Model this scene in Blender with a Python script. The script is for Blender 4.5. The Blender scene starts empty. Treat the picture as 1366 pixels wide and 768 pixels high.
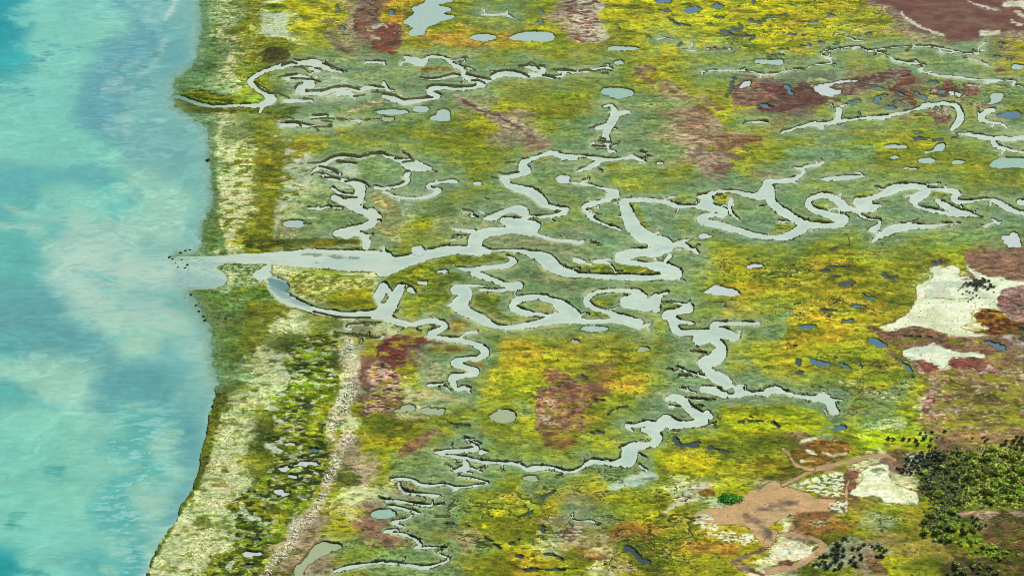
import bpy, math, random
import numpy as np
rng = np.random.default_rng(7); random.seed(7)
EXPO = 0.35
# ---------------------------------------------------------------- traced plan of the marsh
# Every outline below is a plan position on the ground: quarter units inside a map sheet whose corner is (sx, sy).
CREEKS, ISLANDS, PONDS = [], [], []
def _pts(s, sx, sy):
    out = []
    for line in s.split(';'):
        line = line.strip()
        if not line: continue
        cur, w = [], 10.0
        for tok in line.split():
            q = [float(a) for a in tok.split(',')]
            if len(q) > 2: w = q[2]
            cur.append((sx + q[0] / 4, sy + q[1] / 4, w / 8))
        out.append(cur)
    return out
def creek(sx, sy, s): CREEKS.extend(_pts(s, sx, sy))
def island(sx, sy, s): ISLANDS.extend([[(a, b) for a, b, c in l] for l in _pts(s, sx, sy)])
def pond_poly(sx, sy, col, s):
    for l in _pts(s, sx, sy): PONDS.append(('poly', col, [(a, b) for a, b, c in l]))
def pond_ell(sx, sy, col, s):
    for tok in s.split():
        x, y, rx, ry = [float(a) for a in tok.split(',')]
        PONDS.append(('ell', col, (sx + x / 4, sy + y / 4, rx / 4, ry / 4)))
def pond_line(sx, sy, col, s):
    for l in _pts(s, sx, sy): PONDS.append(('line', col, l))

creek(0, 0, "915,525,10 960,520,20 1024,545,22")
creek(256, 0, """0,545,22 60,562,22 120,570,18 200,566,18 280,566,20 350,566,24 395,552,40 430,528,46
;430,528,46 380,490,36 335,462,34 308,440,30 330,415,24 385,385,24 450,362,26 520,345,30 580,340,30 640,335,40 700,352,40 740,375,20 800,385,14
;375,575,22 365,600,18;600,440,30 640,450,40 600,470,40 570,480,40 600,500,24 700,500,24 760,480,16 860,470,14 900,480,24 940,470,20 1024,470,20
;780,500,30 840,500,30 870,520,16;500,420,24 570,410,30 650,430,20 680,440,10;640,630,14 720,620,14
;480,670,24 560,665,24 620,675,16 740,675,16;500,540,24 580,540,20 640,540,16;930,335,16 1024,335,16
;780,640,6 870,645,6 1024,640,8;630,365,20 680,380,16""")
creek(512, 0, """110,305,10 160,325,40 210,335,34 235,310,20 280,305,16 330,315,20 370,345,22 420,370,24 430,400,30 460,420,40 510,430,30 530,450,40 480,465,26 420,475,24 350,468,24 280,470,30 240,485,30 270,510,34 290,515,30 240,530,22 170,540,24 110,545,30 50,530,30 0,515,24
;200,415,16 290,425,16 360,405,20 420,400,30;530,440,30 570,425,20 590,405,36 640,395,36 700,398,30 770,405,24 830,400,24 850,380,30 840,365,20 780,360,16 720,355,6
;830,400,24 900,415,20 950,410,16 965,395,16 930,385,14 1000,385,14 1024,385,12;360,325,8 440,312,5;410,355,8 470,370,5
;0,450,30 20,480,20 50,485,10;520,82,10 600,80,8 640,78,10 690,98,10""")
creek(768, 0, """0,385,16 60,378,16 110,375,18 150,365,18 190,372,18
;150,570,14 185,565,20 205,580,24 200,600,30 210,610,30 280,600,24;210,610,50 195,650,50 175,670,40 110,685,24;175,690,40 160,720,40 175,768,30;130,750,8 175,745,20
;670,385,6 740,378,8 860,378,8 920,380,8 980,395,8 1024,400,8;920,660,6 960,652,10 1024,655,10;440,210,5 480,205,5 515,213,5;575,268,6 640,272,8;700,262,5 830,265,5""")
creek(1024, 0, """0,398,8 60,392,8 130,375,8 200,370,8 240,352,8 330,340,8 345,330,10 320,310,8 285,290,12 330,272,8 400,260,8 470,252,10 500,258,10 530,275,12 580,280,10 640,300,10 680,325,14 740,335,10 800,340,12 840,352,12 810,375,14 850,392,10 920,405,10 1024,415,10
;530,275,10 600,262,8 680,255,8 760,250,8 820,248,8 880,252,8 960,268,10 1024,282,10
;75,710,12 140,690,16 210,670,20 250,660,24 290,680,24;250,665,20 320,660,20 370,650,24 450,640,14 540,630,18 620,628,20 690,610,20 740,600,12 810,580,20 840,565,34 890,560,24 940,550,16 1000,560,16 1024,570,16
;375,635,30 380,610,34 380,590,34 375,580,20;420,560,8 390,570,8;460,218,6 510,220,5""")
creek(1110, 0, """530,560,24 590,555,16 640,560,20 670,580,30 685,620,40 670,660,40 640,690,24
;860,590,24 820,600,30 795,635,40 840,655,14 900,660,12 930,680,8
;730,715,14 780,730,26 850,740,26 930,745,20 1024,735,24 1100,735,24;850,740,24 870,775,30 920,795,20 980,808,14 1024,815,14 1100,815,14
;680,415,8 800,428,8 960,432,10 965,450,20;970,455,8 1024,465,8 1100,475,8;680,283,10 740,290,10 780,285,8 780,260,6 820,225,5;700,310,6 760,320,6 840,350,6""")
creek(256, 192, """1024,55,14 960,55,14 900,72,16 840,72,20 780,72,24 730,92,20 690,115,30 660,105,12 620,100,10;690,115,24 640,160,20
;780,95,16 870,110,16;690,125,20 740,140,20 790,165,16;700,160,24 720,180,30 800,195,24 870,215,40 900,240,50;900,240,60 890,290,60 850,310,60;750,240,20 800,270,20 870,285,30
;760,290,40 830,320,40 870,340,50 930,370,40 970,400,44 950,430,44 890,450,40 820,470,50 770,480,40;820,490,40 890,480,30 930,510,40 930,550,40;830,200,8 900,205,10 940,230,12
;980,235,24 1024,240,16;960,370,60 1000,390,30;620,345,14 680,350,16 720,340,14 800,345,10
;-60,645,90 100,630,60 250,615,50 400,610,60 520,610,80 640,610,100 760,620,110 880,625,120 1000,630,120 1024,630,120
;380,680,60 330,720,80 400,660,50;-80,670,120 60,680,110 150,720,70;-40,740,80 120,740,60;400,700,50 420,730,40 440,740,60 500,760,50""")
creek(256, 384, """430,-10,60 480,40,60 550,80,50 650,120,40 760,140,40 850,148,40 930,140,50 1000,140,60 1024,110,60;1000,40,60 1024,0,60;990,90,50 1000,140,50
;1024,190,10 920,190,8 840,195,10 825,210,12 850,222,8;760,238,12 860,250,12 930,262,12 1000,270,10 1024,255,8""")
creek(512, 192, """0,65,12 60,80,24 100,95,40 130,110,60 170,120,60 220,130,40 250,132,14;100,50,8 130,60,10 150,90,30;130,160,30 115,180,26 130,200,24 90,225,20 30,235,16 0,240,20
;0,255,16 60,280,12 120,290,12 190,290,16 250,275,20 300,250,24 260,240,16 240,230,30 250,215,20 310,205,16 370,200,22 390,205,12
;1024,75,30 960,70,36 900,50,30 850,60,20 800,80,20 750,100,40 740,130,50 760,145,50 700,165,30 640,175,30 650,195,40 670,225,40 720,240,40 780,255,50 820,280,50 850,310,50 870,330,30 930,345,24 975,350,24 960,370,36 900,385,20 840,390,16 770,385,16 740,360,60 680,350,30 640,365,30 600,385,40 570,400,30 545,400,20
;640,410,40 680,420,60 740,430,60 800,440,60;820,440,40 780,465,50 700,460,40 620,465,40 540,480,60 490,510,80 490,560,80;810,480,16 880,505,16 960,515,14 1024,520,14
;480,470,30 430,465,20 370,455,10;440,490,8 370,495,8;470,385,20 500,395,10;470,385,8 475,365,5;540,400,20 600,370,16
;0,660,110 80,640,80 160,615,60 250,590,56 350,570,56 440,570,50 500,570,60 560,575,30;560,570,14 640,570,14 720,570,20 790,590,40 850,610,70 890,640,80 930,670,60 990,690,50 1024,698,36;0,560,20 5,600,30
;690,630,44 650,650,30 590,655,20 520,665,30 470,675,30 390,660,10;480,690,40 540,710,36 600,735,30 660,755,30 720,760,50;660,600,12 690,620,30;400,760,14 470,755,12 540,760,16;110,755,20 130,760,10""")
creek(512, 384, """90,0,50 60,50,60 30,110,70 10,150,50 40,170,40 90,190,40 150,200,30 190,190,34 240,175,30 300,185,30 330,205,34 300,225,34 250,245,36 260,262,24 330,270,24 400,280,30 460,295,26 520,320,40 540,350,50 500,380,30 440,380,24 390,390,40 380,405,40 440,425,30 490,445,40 480,460,30 420,470,30 370,480,50 370,510,40 390,540,20 430,535,30 460,540,12
;410,265,12 450,240,14 495,235,12;140,10,36 160,25,28;380,10,50 430,20,70 430,60,70 400,90,80 430,120,60 490,150,50 540,180,50 600,205,24 680,210,22 760,200,30 840,185,40 900,165,60 960,160,60 1024,160,60
;600,15,20 680,10,24 730,0,20;520,10,20 600,15,14;680,100,30 700,75,40 760,55,40 840,55,40 900,70,40 950,100,70 990,130,70 1024,150,60
;690,110,40 740,130,40 800,140,24 870,145,24 920,140,30;380,85,40 345,95,14;240,520,20 300,516,14 340,500,8;20,10,30 40,40,40""")
island(512, 384, "750,100 820,65 870,95 915,120 880,140 800,120")
creek(768, 192, """90,0,20 110,15,20 160,15,30 180,35,20 210,45,16;160,-10,30 165,10,30;0,65,14 60,70,14 130,85,30 200,85,16 270,78,20 300,70,20 340,85,20 370,95,10;130,90,30 90,115,30 60,130,24 10,148,10;345,45,10 375,50,6;360,40,5 380,75,6
;0,210,8 60,218,12 120,232,12 180,250,24 210,270,50 180,280,40 190,290,30 130,310,20 80,325,34 40,340,24 60,365,20 80,390,34 110,415,20 180,440,16 240,460,16
;1020,220,50 1010,260,70 960,280,40 900,270,30 840,255,20 780,255,20 720,268,30 660,285,24;700,300,70 680,330,50 620,335,16 560,335,24 500,320,30 440,305,24 380,300,24 300,300,24 250,310,30 265,340,60 280,380,70 300,430,80 340,480,80 400,510,70 460,535,90 490,545,70
;440,570,70 380,580,50 300,585,50 240,605,60 250,625,40 330,640,30 400,650,40 460,660,70 510,680,70 540,695,60 480,710,40 400,715,34 250,712,36 120,708,30 0,700,30
;700,330,60 740,345,40 800,360,30 780,380,30 720,380,24 670,395,40 680,415,36 760,430,36 840,455,34 920,480,34 980,495,34 1024,500,34;830,300,24 820,330,20 830,370,20 870,405,10
;520,540,20 560,530,36 600,555,24 640,575,20 655,590,14;560,520,16 620,510,6;500,600,30 480,625,20;100,625,20 150,630,20 190,650,12 215,690,12;0,620,30 40,630,20;0,530,20 40,520,16;80,525,8 130,540,8""")
creek(1024, 192, """0,240,70 10,270,60 20,310,50 60,350,50 110,380,50 160,410,44 200,435,50;0,502,24 60,500,30 120,490,44 170,460,56 210,430,50;60,415,10 140,420,14;200,430,40 280,435,30 350,435,30 400,425,40 425,400,24 400,385,30
;215,320,34 220,300,30 250,285,30 310,275,30 360,295,40 390,320,50 420,345,40;215,325,36 240,350,36 290,370,40 340,385,40 400,400,50
;0,215,50 30,205,24 90,200,30 150,185,24 190,155,20 190,130,16 230,118,16 275,112,14 290,100,8;130,125,8 180,130,14;285,190,14 330,190,24 400,182,28 470,178,22 515,175,14
;420,345,40 480,360,30 500,385,16 550,405,14 600,410,12 590,440,30 570,455,36 540,460,14;480,310,50 520,330,80 560,340,40 600,330,14;480,305,30 560,290,30 620,270,36 660,245,50 720,230,40 780,225,30 830,235,40 850,255,40 810,280,50 780,300,50 800,335,20 870,355,20 940,370,26 1000,375,34 1040,370,40
;850,225,12 920,210,10;565,515,20 600,495,30 640,470,50 700,450,50 760,440,36 830,445,30 900,437,16 980,425,10 1024,425,6""")
creek(1110, 192, """520,240,12 600,245,20 650,255,34 680,275,20 650,290,40 670,310,30 730,310,20 790,300,14 850,298,14 890,315,36 940,345,34 990,365,24 1024,370,20 1120,380,20
;560,305,24 600,330,40 660,360,36 720,375,36 770,385,16 800,395,10;850,400,12 880,420,20 890,435,10;1000,310,30 1024,315,30 1100,330,30""")
creek(768, 384, """0,170,40 60,180,24 150,180,24 220,175,36 280,190,30 340,210,24 400,190,10;60,85,36 60,60,36 110,25,24 200,15,20 280,15,24 330,25,40 370,45,24;60,80,40 100,110,30 160,130,30 220,150,34 280,170,40 340,185,40;270,75,70 330,85,70 400,90,70 430,60,60;330,30,40 300,55,40 260,80,40;430,110,50 430,60,40 490,28,16
;600,110,60 540,130,40 490,150,60 520,190,50 530,220,50 560,240,40 620,240,34 680,240,40 730,235,50 740,200,40 800,192,20 900,190,20 975,190,16;450,80,8 520,80,10 600,95,20;520,160,30 560,185,30 630,190,14
;660,270,70 700,260,70 660,290,40 630,280,20;740,240,70 800,245,60 850,265,40 870,250,16;740,280,50 780,320,50 760,360,80 720,390,70 680,400,60 700,440,50 740,470,60 790,500,70 820,530,50 870,555,50 880,540,40
;540,420,8 600,450,12 660,470,16 740,485,24;550,475,5 620,475,5;610,340,5 720,352,6;660,385,10 690,372,8;680,540,40 740,550,50 790,570,40 870,570,40
;490,590,24 520,585,40 570,600,50 600,640,50 650,680,60 680,710,60 620,725,40 540,730,50 480,710,70 440,740,60 380,725,40 320,735,20 270,735,24 300,760,16;600,590,10 660,600,10;640,560,12 580,540,6;700,670,40 720,690,30;880,560,40 940,565,24 1024,565,30;500,632,6 560,636,6""")
island(768, 384, "455,185 480,172 496,190 490,210 465,208;805,545 830,535 848,550 840,568 815,560")
creek(1024, 384, """0,550,34 50,545,40 100,560,20 160,575,16 230,590,30 290,590,50 330,610,50 350,650,50 370,665,30;280,570,16 330,575,14;340,600,24 400,600,12;0,580,14""")
creek(256, 576, "760,745,16 850,720,24 950,705,12 1024,695,12")
creek(512, 576, """40,255,14 100,250,14 160,262,14 200,285,14 270,285,12 330,282,12 390,300,12 450,295,10 500,285,10;500,285,6 560,275,6 520,260,8 460,245,8 395,240,6
;80,275,12 95,310,16 140,330,14 230,335,14 300,345,12;10,370,14 80,370,12 160,385,12 250,395,14 260,370,8;30,395,12 100,410,12 190,435,10;150,445,10 120,465,10 50,480,14;60,490,12 100,505,10;10,530,14 70,520,10;40,540,10 100,545,14 160,570,18 195,600,16 170,620,12;190,620,12 250,618,10 330,620,8;280,645,8 300,640,6
;300,655,10 350,680,10 310,700,12 230,725,16 160,715,12 80,705,12 0,700,12
;280,110,16 340,105,20 420,102,20 480,95,24 495,80,16 430,40,10;430,30,6 520,65,8;300,120,12 360,130,14 440,138,14 500,155,14 600,165,16 680,170,24 720,175,20 760,200,20 800,195,34 860,190,24 920,200,24 980,215,16 1024,212,16;430,160,20 440,190,30 380,210,12;360,200,8 470,222,8;470,195,12 520,215,8""")
creek(768, 576, """0,210,20 30,195,20 80,160,30 120,160,30 180,170,30 240,165,50 280,150,80 290,110,90 320,80,60 390,70,40 420,60,50 440,30,50 400,0,50 360,-10,30;340,180,16 380,205,12;250,85,20 290,70,20;340,120,12 390,145,6;0,475,6 70,475,8 130,490,6""")
island(256, 192, "130,660 200,632 280,640 400,640 370,665 330,690 320,715 300,700 360,730 340,780 190,780 230,720 260,700 180,690")
island(256, 192, "490,710 560,690 620,680 700,705 800,715 960,720 968,740 940,780 950,770 990,863 960,888 860,888 740,868 650,853 570,828 545,788")
island(1024, 192, "275,290 330,300 380,335 320,345 280,335 270,310")

pond_poly(512, 0, 'a', "215,15 235,-10 380,-10 370,5 340,18 275,28 345,45 355,60 320,75 380,90 320,110 265,135 235,150 210,185 170,195 135,185 140,160 155,150 110,125 108,110 150,85 160,65 150,45;668,203 720,180 800,168 870,175 908,190 905,210 860,225 780,222 700,212;240,635 280,610 290,590 340,588 350,610 355,645 300,650")
pond_ell(512, 0, 'a', "532,203,68,20 200,585,44,16 40,600,90,13")
pond_ell(512, 0, 'e', "20,640,34,14")
pond_ell(512, 0, 'b', "35,70,15,14 835,122,22,9 838,68,14,9")
pond_ell(256, 0, 'b', "775,45,14,12 800,152,16,10")
pond_ell(768, 0, 'a', "255,262,85,11 230,337,26,12")
pond_poly(768, 0, 'c', "135,485 160,472 240,472 290,480 308,498 290,515 225,530 180,515 145,500")
pond_ell(768, 0, 'b', "465,8,45,16 625,55,45,20 755,38,34,16 715,130,15,6 230,160,12,7 1000,565,26,10 870,35,6,6")
pond_line(768, 0, 'd', "495,100,8 540,130,14 610,140,14;440,55,10 480,60,14 510,68,8;760,180,14 800,175,24 840,195,20 900,195,14 950,200,14 930,215,8;810,168,10 880,155,20 870,132,14;930,110,16 990,125,16 1000,110,10 1024,100,10 1050,90,8;740,95,12 790,98,6;950,0,20 950,15,10;1000,175,8 1024,183,8;845,425,18 835,450,10 825,490,18 805,515,16;375,195,6 400,205,5;560,235,7 540,255,6")
pond_poly(1024, 0, 'w', "245,470 300,450 350,442 400,432 480,430 470,440 390,445 330,465 360,480 400,485 350,512 290,510 270,495;-130,440 -90,435 -95,460 -120,470 -150,470")
pond_line(1024, 0, 'a', "-60,332,22 20,335,26 70,332,28")
pond_line(1024, 0, 'b', "95,460,20 115,480,26 125,500,16 70,515,12;570,545,25 600,520,25 640,510,15;790,500,14 815,515,26 840,530,14;440,550,20 490,540,18;0,90,10 60,85,10 110,80,4;220,122,10 260,115,12;60,270,16 110,268,8;180,248,10 225,245,8;0,300,12 80,298,8;700,500,20 730,510,12;120,185,12 150,190,8")
pond_ell(1024, 0, 'b', "340,85,18,9 690,545,30,9 885,445,30,9 930,492,22,12 655,578,30,13 285,232,16,6 370,240,16,6 540,185,16,6 590,475,40,8 800,708,20,6 820,742,36,7 5,575,30,6")
pond_ell(1024, 0, 'w', "980,500,14,16 1015,505,12,12")
pond_ell(1110, 0, 'b', "905,240,24,13 880,310,20,8 950,315,24,8")
pond_poly(1110, 0, 'a', "855,505 900,500 912,515 895,540 860,555 830,553 850,540 845,520")
pond_line(1110, 0, 'b', "880,620,16 920,615,30 990,615,38")
pond_ell(1110, 0, 'a', "990,360,35,14")
pond_line(1110, 0, 'd', "440,745,14 500,740,10;540,755,8 580,745,8;640,740,8 670,732,6")
pond_poly(256, 192, 'a', "485,425 520,410 590,412 600,430 570,445 510,445")
pond_ell(512, 192, 'w', "502,210,22,8 315,682,28,10 205,745,25,12")
pond_poly(512, 192, 'w', "918,185 950,170 990,180 985,205 1024,212 960,212 935,205;145,565 175,545 215,560 210,580 180,590 155,580")
pond_ell(768, 192, 'w', "445,105,20,8 685,498,32,14")
pond_poly(768, 192, 'w', "915,655 950,640 990,645 1005,655 960,665 930,665")
pond_ell(1024, 192, 'a', "685,17,62,10 680,76,22,7 848,90,45,12 1020,98,34,9")
pond_ell(1024, 192, 'w', "770,133,40,5")
pond_poly(1024, 192, 'a', "835,45 880,35 900,10 920,0 945,0 940,35 900,40 860,50")
pond_poly(1110, 192, 'c', "845,110 880,85 940,76 1024,78 1070,90 1075,115 1060,130 890,130 850,120")
pond_poly(1110, 192, 'w', "905,500 940,490 960,475 985,480 1010,535 1005,553 960,552 935,540")
pond_line(1024, 192, 'd', "335,570,14 360,560,14;620,695,14 640,715,16 690,712,8;380,755,12 420,748,22 470,745,10;330,660,10 430,660,12;285,680,18 320,678,10;320,720,10 380,710,8;880,630,16 905,640,18 930,610,6")
pond_ell(768, 384, 'a', "100,220,72,16")
pond_poly(768, 384, 'w', "680,25 720,0 740,-12 780,-10 800,0 860,15 880,40 820,45 720,35")
pond_ell(768, 384, 'e', "362,332,32,13 5,290,14,12")
pond_ell(1024, 384, 'b', "210,210,46,13")
pond_line(768, 384, 'd', "170,680,6 210,650,10 270,635,6;100,602,8 160,602,10;30,470,10 60,480,12;930,685,14 945,695,12;100,765,8 140,762,10;870,720,8 930,712,8 1000,715,6")
pond_poly(512, 384, 'e', "55,665 90,640 140,620 170,635 160,655 110,660;565,690 590,665 640,650 690,660 708,690 680,715 630,725 590,715")
pond_ell(512, 384, 'e', "265,660,66,19 1012,288,14,12")
pond_line(512, 384, 'd', "340,720,10 400,735,18 455,740,20")
pond_line(1024, 384, 'b', "510,40,16 530,55,12 575,55,8 520,70,10;440,100,10 520,104,12;400,185,10 450,170,14;230,390,22 260,400,28 330,410,20;400,410,20 430,430,20;485,400,14 500,420,10;550,280,30 590,300,36 630,315,20;710,395,20 740,420,16 765,440,10 775,480,8;360,755,20 410,748,26")
pond_ell(1024, 384, 'd', "145,317,14,10 162,400,14,18 165,452,20,11 320,155,16,6")
pond_line(1024, 384, 'd', "290,120,6 370,128,8;25,720,14 50,735,14 60,755,10;720,260,8 800,265,14 880,268,10")
pond_line(1110, 384, 'b', "825,295,16 860,305,30 915,322,22")
pond_ell(1110, 384, 'd', "1010,235,22,9 1015,278,22,9")
pond_poly(256, 576, 'e', "555,720 600,690 640,620 690,590 790,600 790,625 720,650 660,690 610,720 590,780 550,780")
pond_ell(512, 576, 'c', "0,440,70,27")
pond_ell(512, 576, 'w', "530,110,26,14")
pond_poly(512, 576, 'e', "735,240 790,235 830,260 800,268 760,262")
pond_poly(256, 576, 'w', "430,320 460,305 490,310 500,325 530,325 500,345 450,335;265,650 310,640 380,650 330,665 280,668")
pond_ell(256, 576, 'b', "650,97,40,14 300,715,30,12 350,585,26,11")
pond_ell(256, 576, 'w', "545,240,30,10 500,200,35,13 515,65,34,10")
pond_line(256, 576, 'w', "550,185,20 620,172,20 680,180,10")
pond_line(512, 576, 'd', "850,345,6 890,330,16 915,318,12;720,460,8 770,435,8 800,420,10;845,510,20 850,535,20;740,740,8 800,735,16 890,740,8 1024,735,6;835,655,8 900,660,10 960,690,10;705,668,8 800,670,6;680,600,14 720,585,10;540,565,8 620,625,8;330,490,8 450,505,6")
pond_line(768, 576, 'd', "530,35,24 550,70,24 610,75,14 650,65,20;715,90,24 740,95,14 780,105,20 820,120,14;270,620,30 310,640,24 350,690,30 390,700,20;60,5,10 150,3,10")
# ---------------------------------------------------------------- plant communities and soils (real surface colours)
PAL = dict(Y=(190,178,20), y=(150,148,32), O=(178,150,24), o=(122,126,30), d=(88,94,20), g=(122,138,84), t=(122,148,108), G=(154,164,32),
           l=(178,190,18), b=(124,86,62), r=(120,70,54), p=(160,138,104), w=(208,206,160), k=(66,76,18),
           D=(40,158,166), T=(130,204,190), L=(142,206,188), B=(102,166,170), N=(122,180,176), S=(156,204,186), C=(102,184,178), P=(158,202,190), W=(214,226,224))
SEA = """DTTTTBNNN DTTTLBBNN DTTTBBBBN CTTTBBNBN TTTBBNNNN TTTTBNNNN LTTTLNNNN CCCCCSNNN CCLLLCSSN CLCSSSSSN CCSPPSNNP CCPPNSSPP
BBBSSNNNN BBBBSSSSN CBBBNSSNP SSSSBBBNP CSSSBBBNN LLLLLCCBN TLLLCCSBB TTLLLCCSB TLLLCCSBB TTLLCCSBB TTTTLCSBB DTTCCCSBB""".split()
LAND = """twdwYYpb OOyoyoyp pYyYYYYY YYYYYpbb bbb|twdwyypb bOOOOOYy pyYYYYYY YOYYOOpb bbp|twodyggg ogggoooo ooyOYygg gggyygog gyO|twoggggg gggggooo oooOyyyb bbwppbby ggg|
kdddgggg gggpyooo ogggpbYb rryyyryp byo|twgoggyo oyooyppo gtggpbyy yyyyyyoo yyg|twwdwoog tgooooog ttggppby otttoooy oog|twwdwwgg tggooggg gyyooggy ggyyoooo odo|
twwdwwgg wdoggggo ggggggot gygggttg ygg|twwypggg wyggggog gotttytt tgyggggg ggg|twyywoog ooowgppp gttggyyy yoyGyooy Gbb|wwgwwoow dddooogp dgdggyYy yyOOyyww bbb|
ttoowoyw dyoogggg goygyyOO yyyOyoww wwb|tgdwwodp wyyryyyo yooygggo gOOyOoww wwd|ttdwkkpO rbgooOyO yOyoggyy yOyyybbw bbb|ttwwkkwr byggyYyy bYyotgyg yyoyyobw bbb|
tkwwkowb pwwoYyyo ryygtgpg gggyggyb ybb|kwwdkowy ooooygyo yyogggYY YYgygGwb byb|dwwkkopy Obygoyyo oyyYYyYo dbbyGyGb bbk|wwwokkpy gggggyyy ygoYYYyy dopowbkk kdd|
wwwkkoww bggyoYgy yyyywgGp pyyrwwkk kdd|wwkoppyb gggoYyyO pyyyowpp pbbygyyd dpp|wwkkppgb gogpgyyw pOdddOOO wpddpyyd ybd|wookppog gggyodOy ywydoyow wpdopyod bdb""".replace('\n','').replace(' ','').split('|')
ZONES = []
def zone(sx, sy, ca, cb, s, alpha=1.0, soft=1.5, warp=2.5, bump=0.0, scale=3.0, thr=None):
    for l in _pts(s, sx, sy): ZONES.append(('poly', [(a, b) for a, b, c in l], ca, cb, alpha, soft, warp, bump, scale, thr))
def zline(sx, sy, ca, cb, s, alpha=1.0, soft=1.5, warp=2.0, bump=0.0, scale=3.0, thr=None):
    for l in _pts(s, sx, sy): ZONES.append(('line', l, ca, cb, alpha, soft, warp, bump, scale, thr))
def zell(sx, sy, ca, cb, s, **k):
    for tok in s.split():
        x, y, rx, ry = [float(a) for a in tok.split(',')]
        pts = ' '.join('%g,%g' % (x + rx * math.cos(i * .5236), y + ry * math.sin(i * .5236)) for i in range(12))
        zone(sx, sy, ca, cb, pts, **k)
BR, BR2 = (116,72,52), (148,106,74)
RD, RD2 = (128,62,40), (156,92,56)
TAN = (206,158,102)
SALT, SALT2 = (236,232,210), (214,212,182)
DV, DV2 = (46,58,10), (112,122,20)
# lagoon edge: algae and wet weed on the flats
zone(256, 0, (112,142,100), (84,116,66), "30,-20 90,-20 110,80 100,180 120,260 110,360 80,420 60,470 -40,500 -110,470 -105,400 -60,370 -10,330 30,250 45,150 38,60", soft=5, warp=6, scale=2)
zone(256, 0, (130,156,120), (96,124,76), "-20,590 60,590 130,640 120,768 90,768 60,690 0,640", soft=4, warp=5, scale=2)
zone(256, 192, (104,128,76), (74,96,40), "95,0 130,0 130,120 150,250 130,330 150,400 170,500 180,580 20,580 -10,580 40,470 70,380 100,300 95,150", soft=4, warp=5, scale=1.6)
zone(256, 384, (112,140,88), (92,108,42), "20,20 200,20 400,10 470,80 560,110 440,150 400,270 330,320 230,400 180,520 120,530 100,400 110,250 60,170 30,110", soft=4, warp=6, scale=2.2)
zone(256, 384, (64,70,14), (100,106,30), "125,530 180,520 190,600 150,700 130,768 80,768 85,690 110,610", soft=3, warp=3, bump=.2, scale=1.2)
zone(256, 576, (72,78,16), (104,110,34), "85,-10 125,-10 110,100 60,220 20,330 -60,450 -120,560 -200,680 -240,780 -262,780 -200,650 -150,570 -60,380 10,280 50,120", soft=3, warp=3, bump=.2, scale=1.2)
# beach weed columns
zone(0, 0, (104,112,16), (140,138,26), "1275,0 1390,0 1385,240 1355,400 1310,520 1275,480 1290,240", alpha=.6, soft=6, warp=18, scale=2, bump=.2)
zone(256, 192, (100,98,14), (150,144,24), "350,-10 430,-10 470,130 500,240 460,330 440,420 420,520 280,545 290,430 340,330 360,200 330,120", alpha=.65, soft=6, warp=18, scale=2, bump=.2)
zone(256, 192, (112,104,14), (64,70,12), "280,520 430,510 700,515 900,510 890,540 700,557 560,565 430,580 300,552", soft=2, warp=3, bump=.2)
zone(256, 192, (196,192,184), (186,192,160), "480,40 620,10 640,120 640,200 600,250 520,330 470,430 440,500 450,300 510,220", alpha=.8, soft=4, warp=6)
zone(256, 0, (196,202,190), (176,186,150), "370,80 500,80 500,190 400,220 370,150", alpha=.9, soft=3, warp=4)
zone(256, 0, (190,202,168), (150,166,110), "100,30 260,20 270,100 200,160 110,140", alpha=.8, soft=5, warp=6, scale=1.2)
zone(256, 0, (188,198,160), (150,164,110), "80,430 240,410 250,470 180,500 100,470", alpha=.8, soft=4, warp=4, scale=1.2)
zell(256, 0, (128,148,16), (90,104,12), "440,45,70,22", warp=2, bump=.3)
zell(256, 0, (150,166,14), (106,120,14), "450,228,66,24", warp=2, bump=.3)
zell(256, 0, (82,78,30), (58,58,16), "450,298,78,44", warp=2.5, bump=.35, scale=1)
zone(256, 0, (52,58,10), (110,116,18), "-100,560 0,480 130,500 290,540 370,552 330,570 100,565 0,545", soft=2, warp=3, bump=.3, scale=1.5)
zone(256, 0, (72,74,14), (100,104,20), "-90,550 0,575 120,590 350,590 340,605 100,605 -60,590", soft=2, warp=2, bump=.2)
zone(256, 0, (170,196,70), (112,130,20), "250,420 300,440 340,490 390,540 330,555 240,545 200,520 260,480", alpha=.7, soft=3, warp=3)
# beach-top scrub mats
zone(256, 384, DV, DV2, "520,370 560,300 700,240 800,250 790,310 740,360 760,430 800,500 760,640 720,768 440,768 470,640 400,600 380,580 500,540 520,450 490,420", soft=2, warp=5, bump=.4, scale=1.8)
zone(256, 576, DV, DV2, "370,60 440,20 440,-10 760,-10 720,80 740,140 700,260 640,360 620,420 500,500 500,580 380,640 240,620 240,450 200,390 330,310 400,230 460,140", soft=2, warp=5, bump=.4, scale=1.8)
zone(256, 576, DV, DV2, "120,720 200,660 330,680 450,620 420,700 370,780 80,780", soft=2, warp=5, bump=.35, scale=1.8)
zone(256, 576, (124,144,30), (92,104,22), "430,370 610,370 620,420 520,480 420,460 400,410;380,510 490,500 500,580 400,590", alpha=.8, soft=3, warp=4)
zone(256, 384, (130,156,24), (100,116,20), "520,490 700,480 780,560 740,640 680,768 600,768 640,620 540,560", alpha=.75, soft=4, warp=5)
zline(256, 384, (206,208,180), (190,194,160), "430,350,30 500,370,30 530,390,14;470,440,40 520,490,24;430,560,26 490,575,20;400,640,44 460,650,30;440,690,20 500,735,22 580,745,10;600,340,16 650,345,20;650,470,20 690,490,14", soft=2, warp=3)
zline(256, 576, (206,208,190), (190,196,170), "480,60,24 540,62,20;400,80,20 470,110,24;260,440,20 360,470,16;240,400,16 280,420,16;200,730,40 220,700,16;420,250,8 450,270,8", soft=1.5, warp=3)
zline(256, 384, (74,82,70), (50,60,20), "550,640,20 640,640,26;480,700,14 560,740,10;640,540,20 690,560,14", soft=1.5, warp=3)
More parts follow.
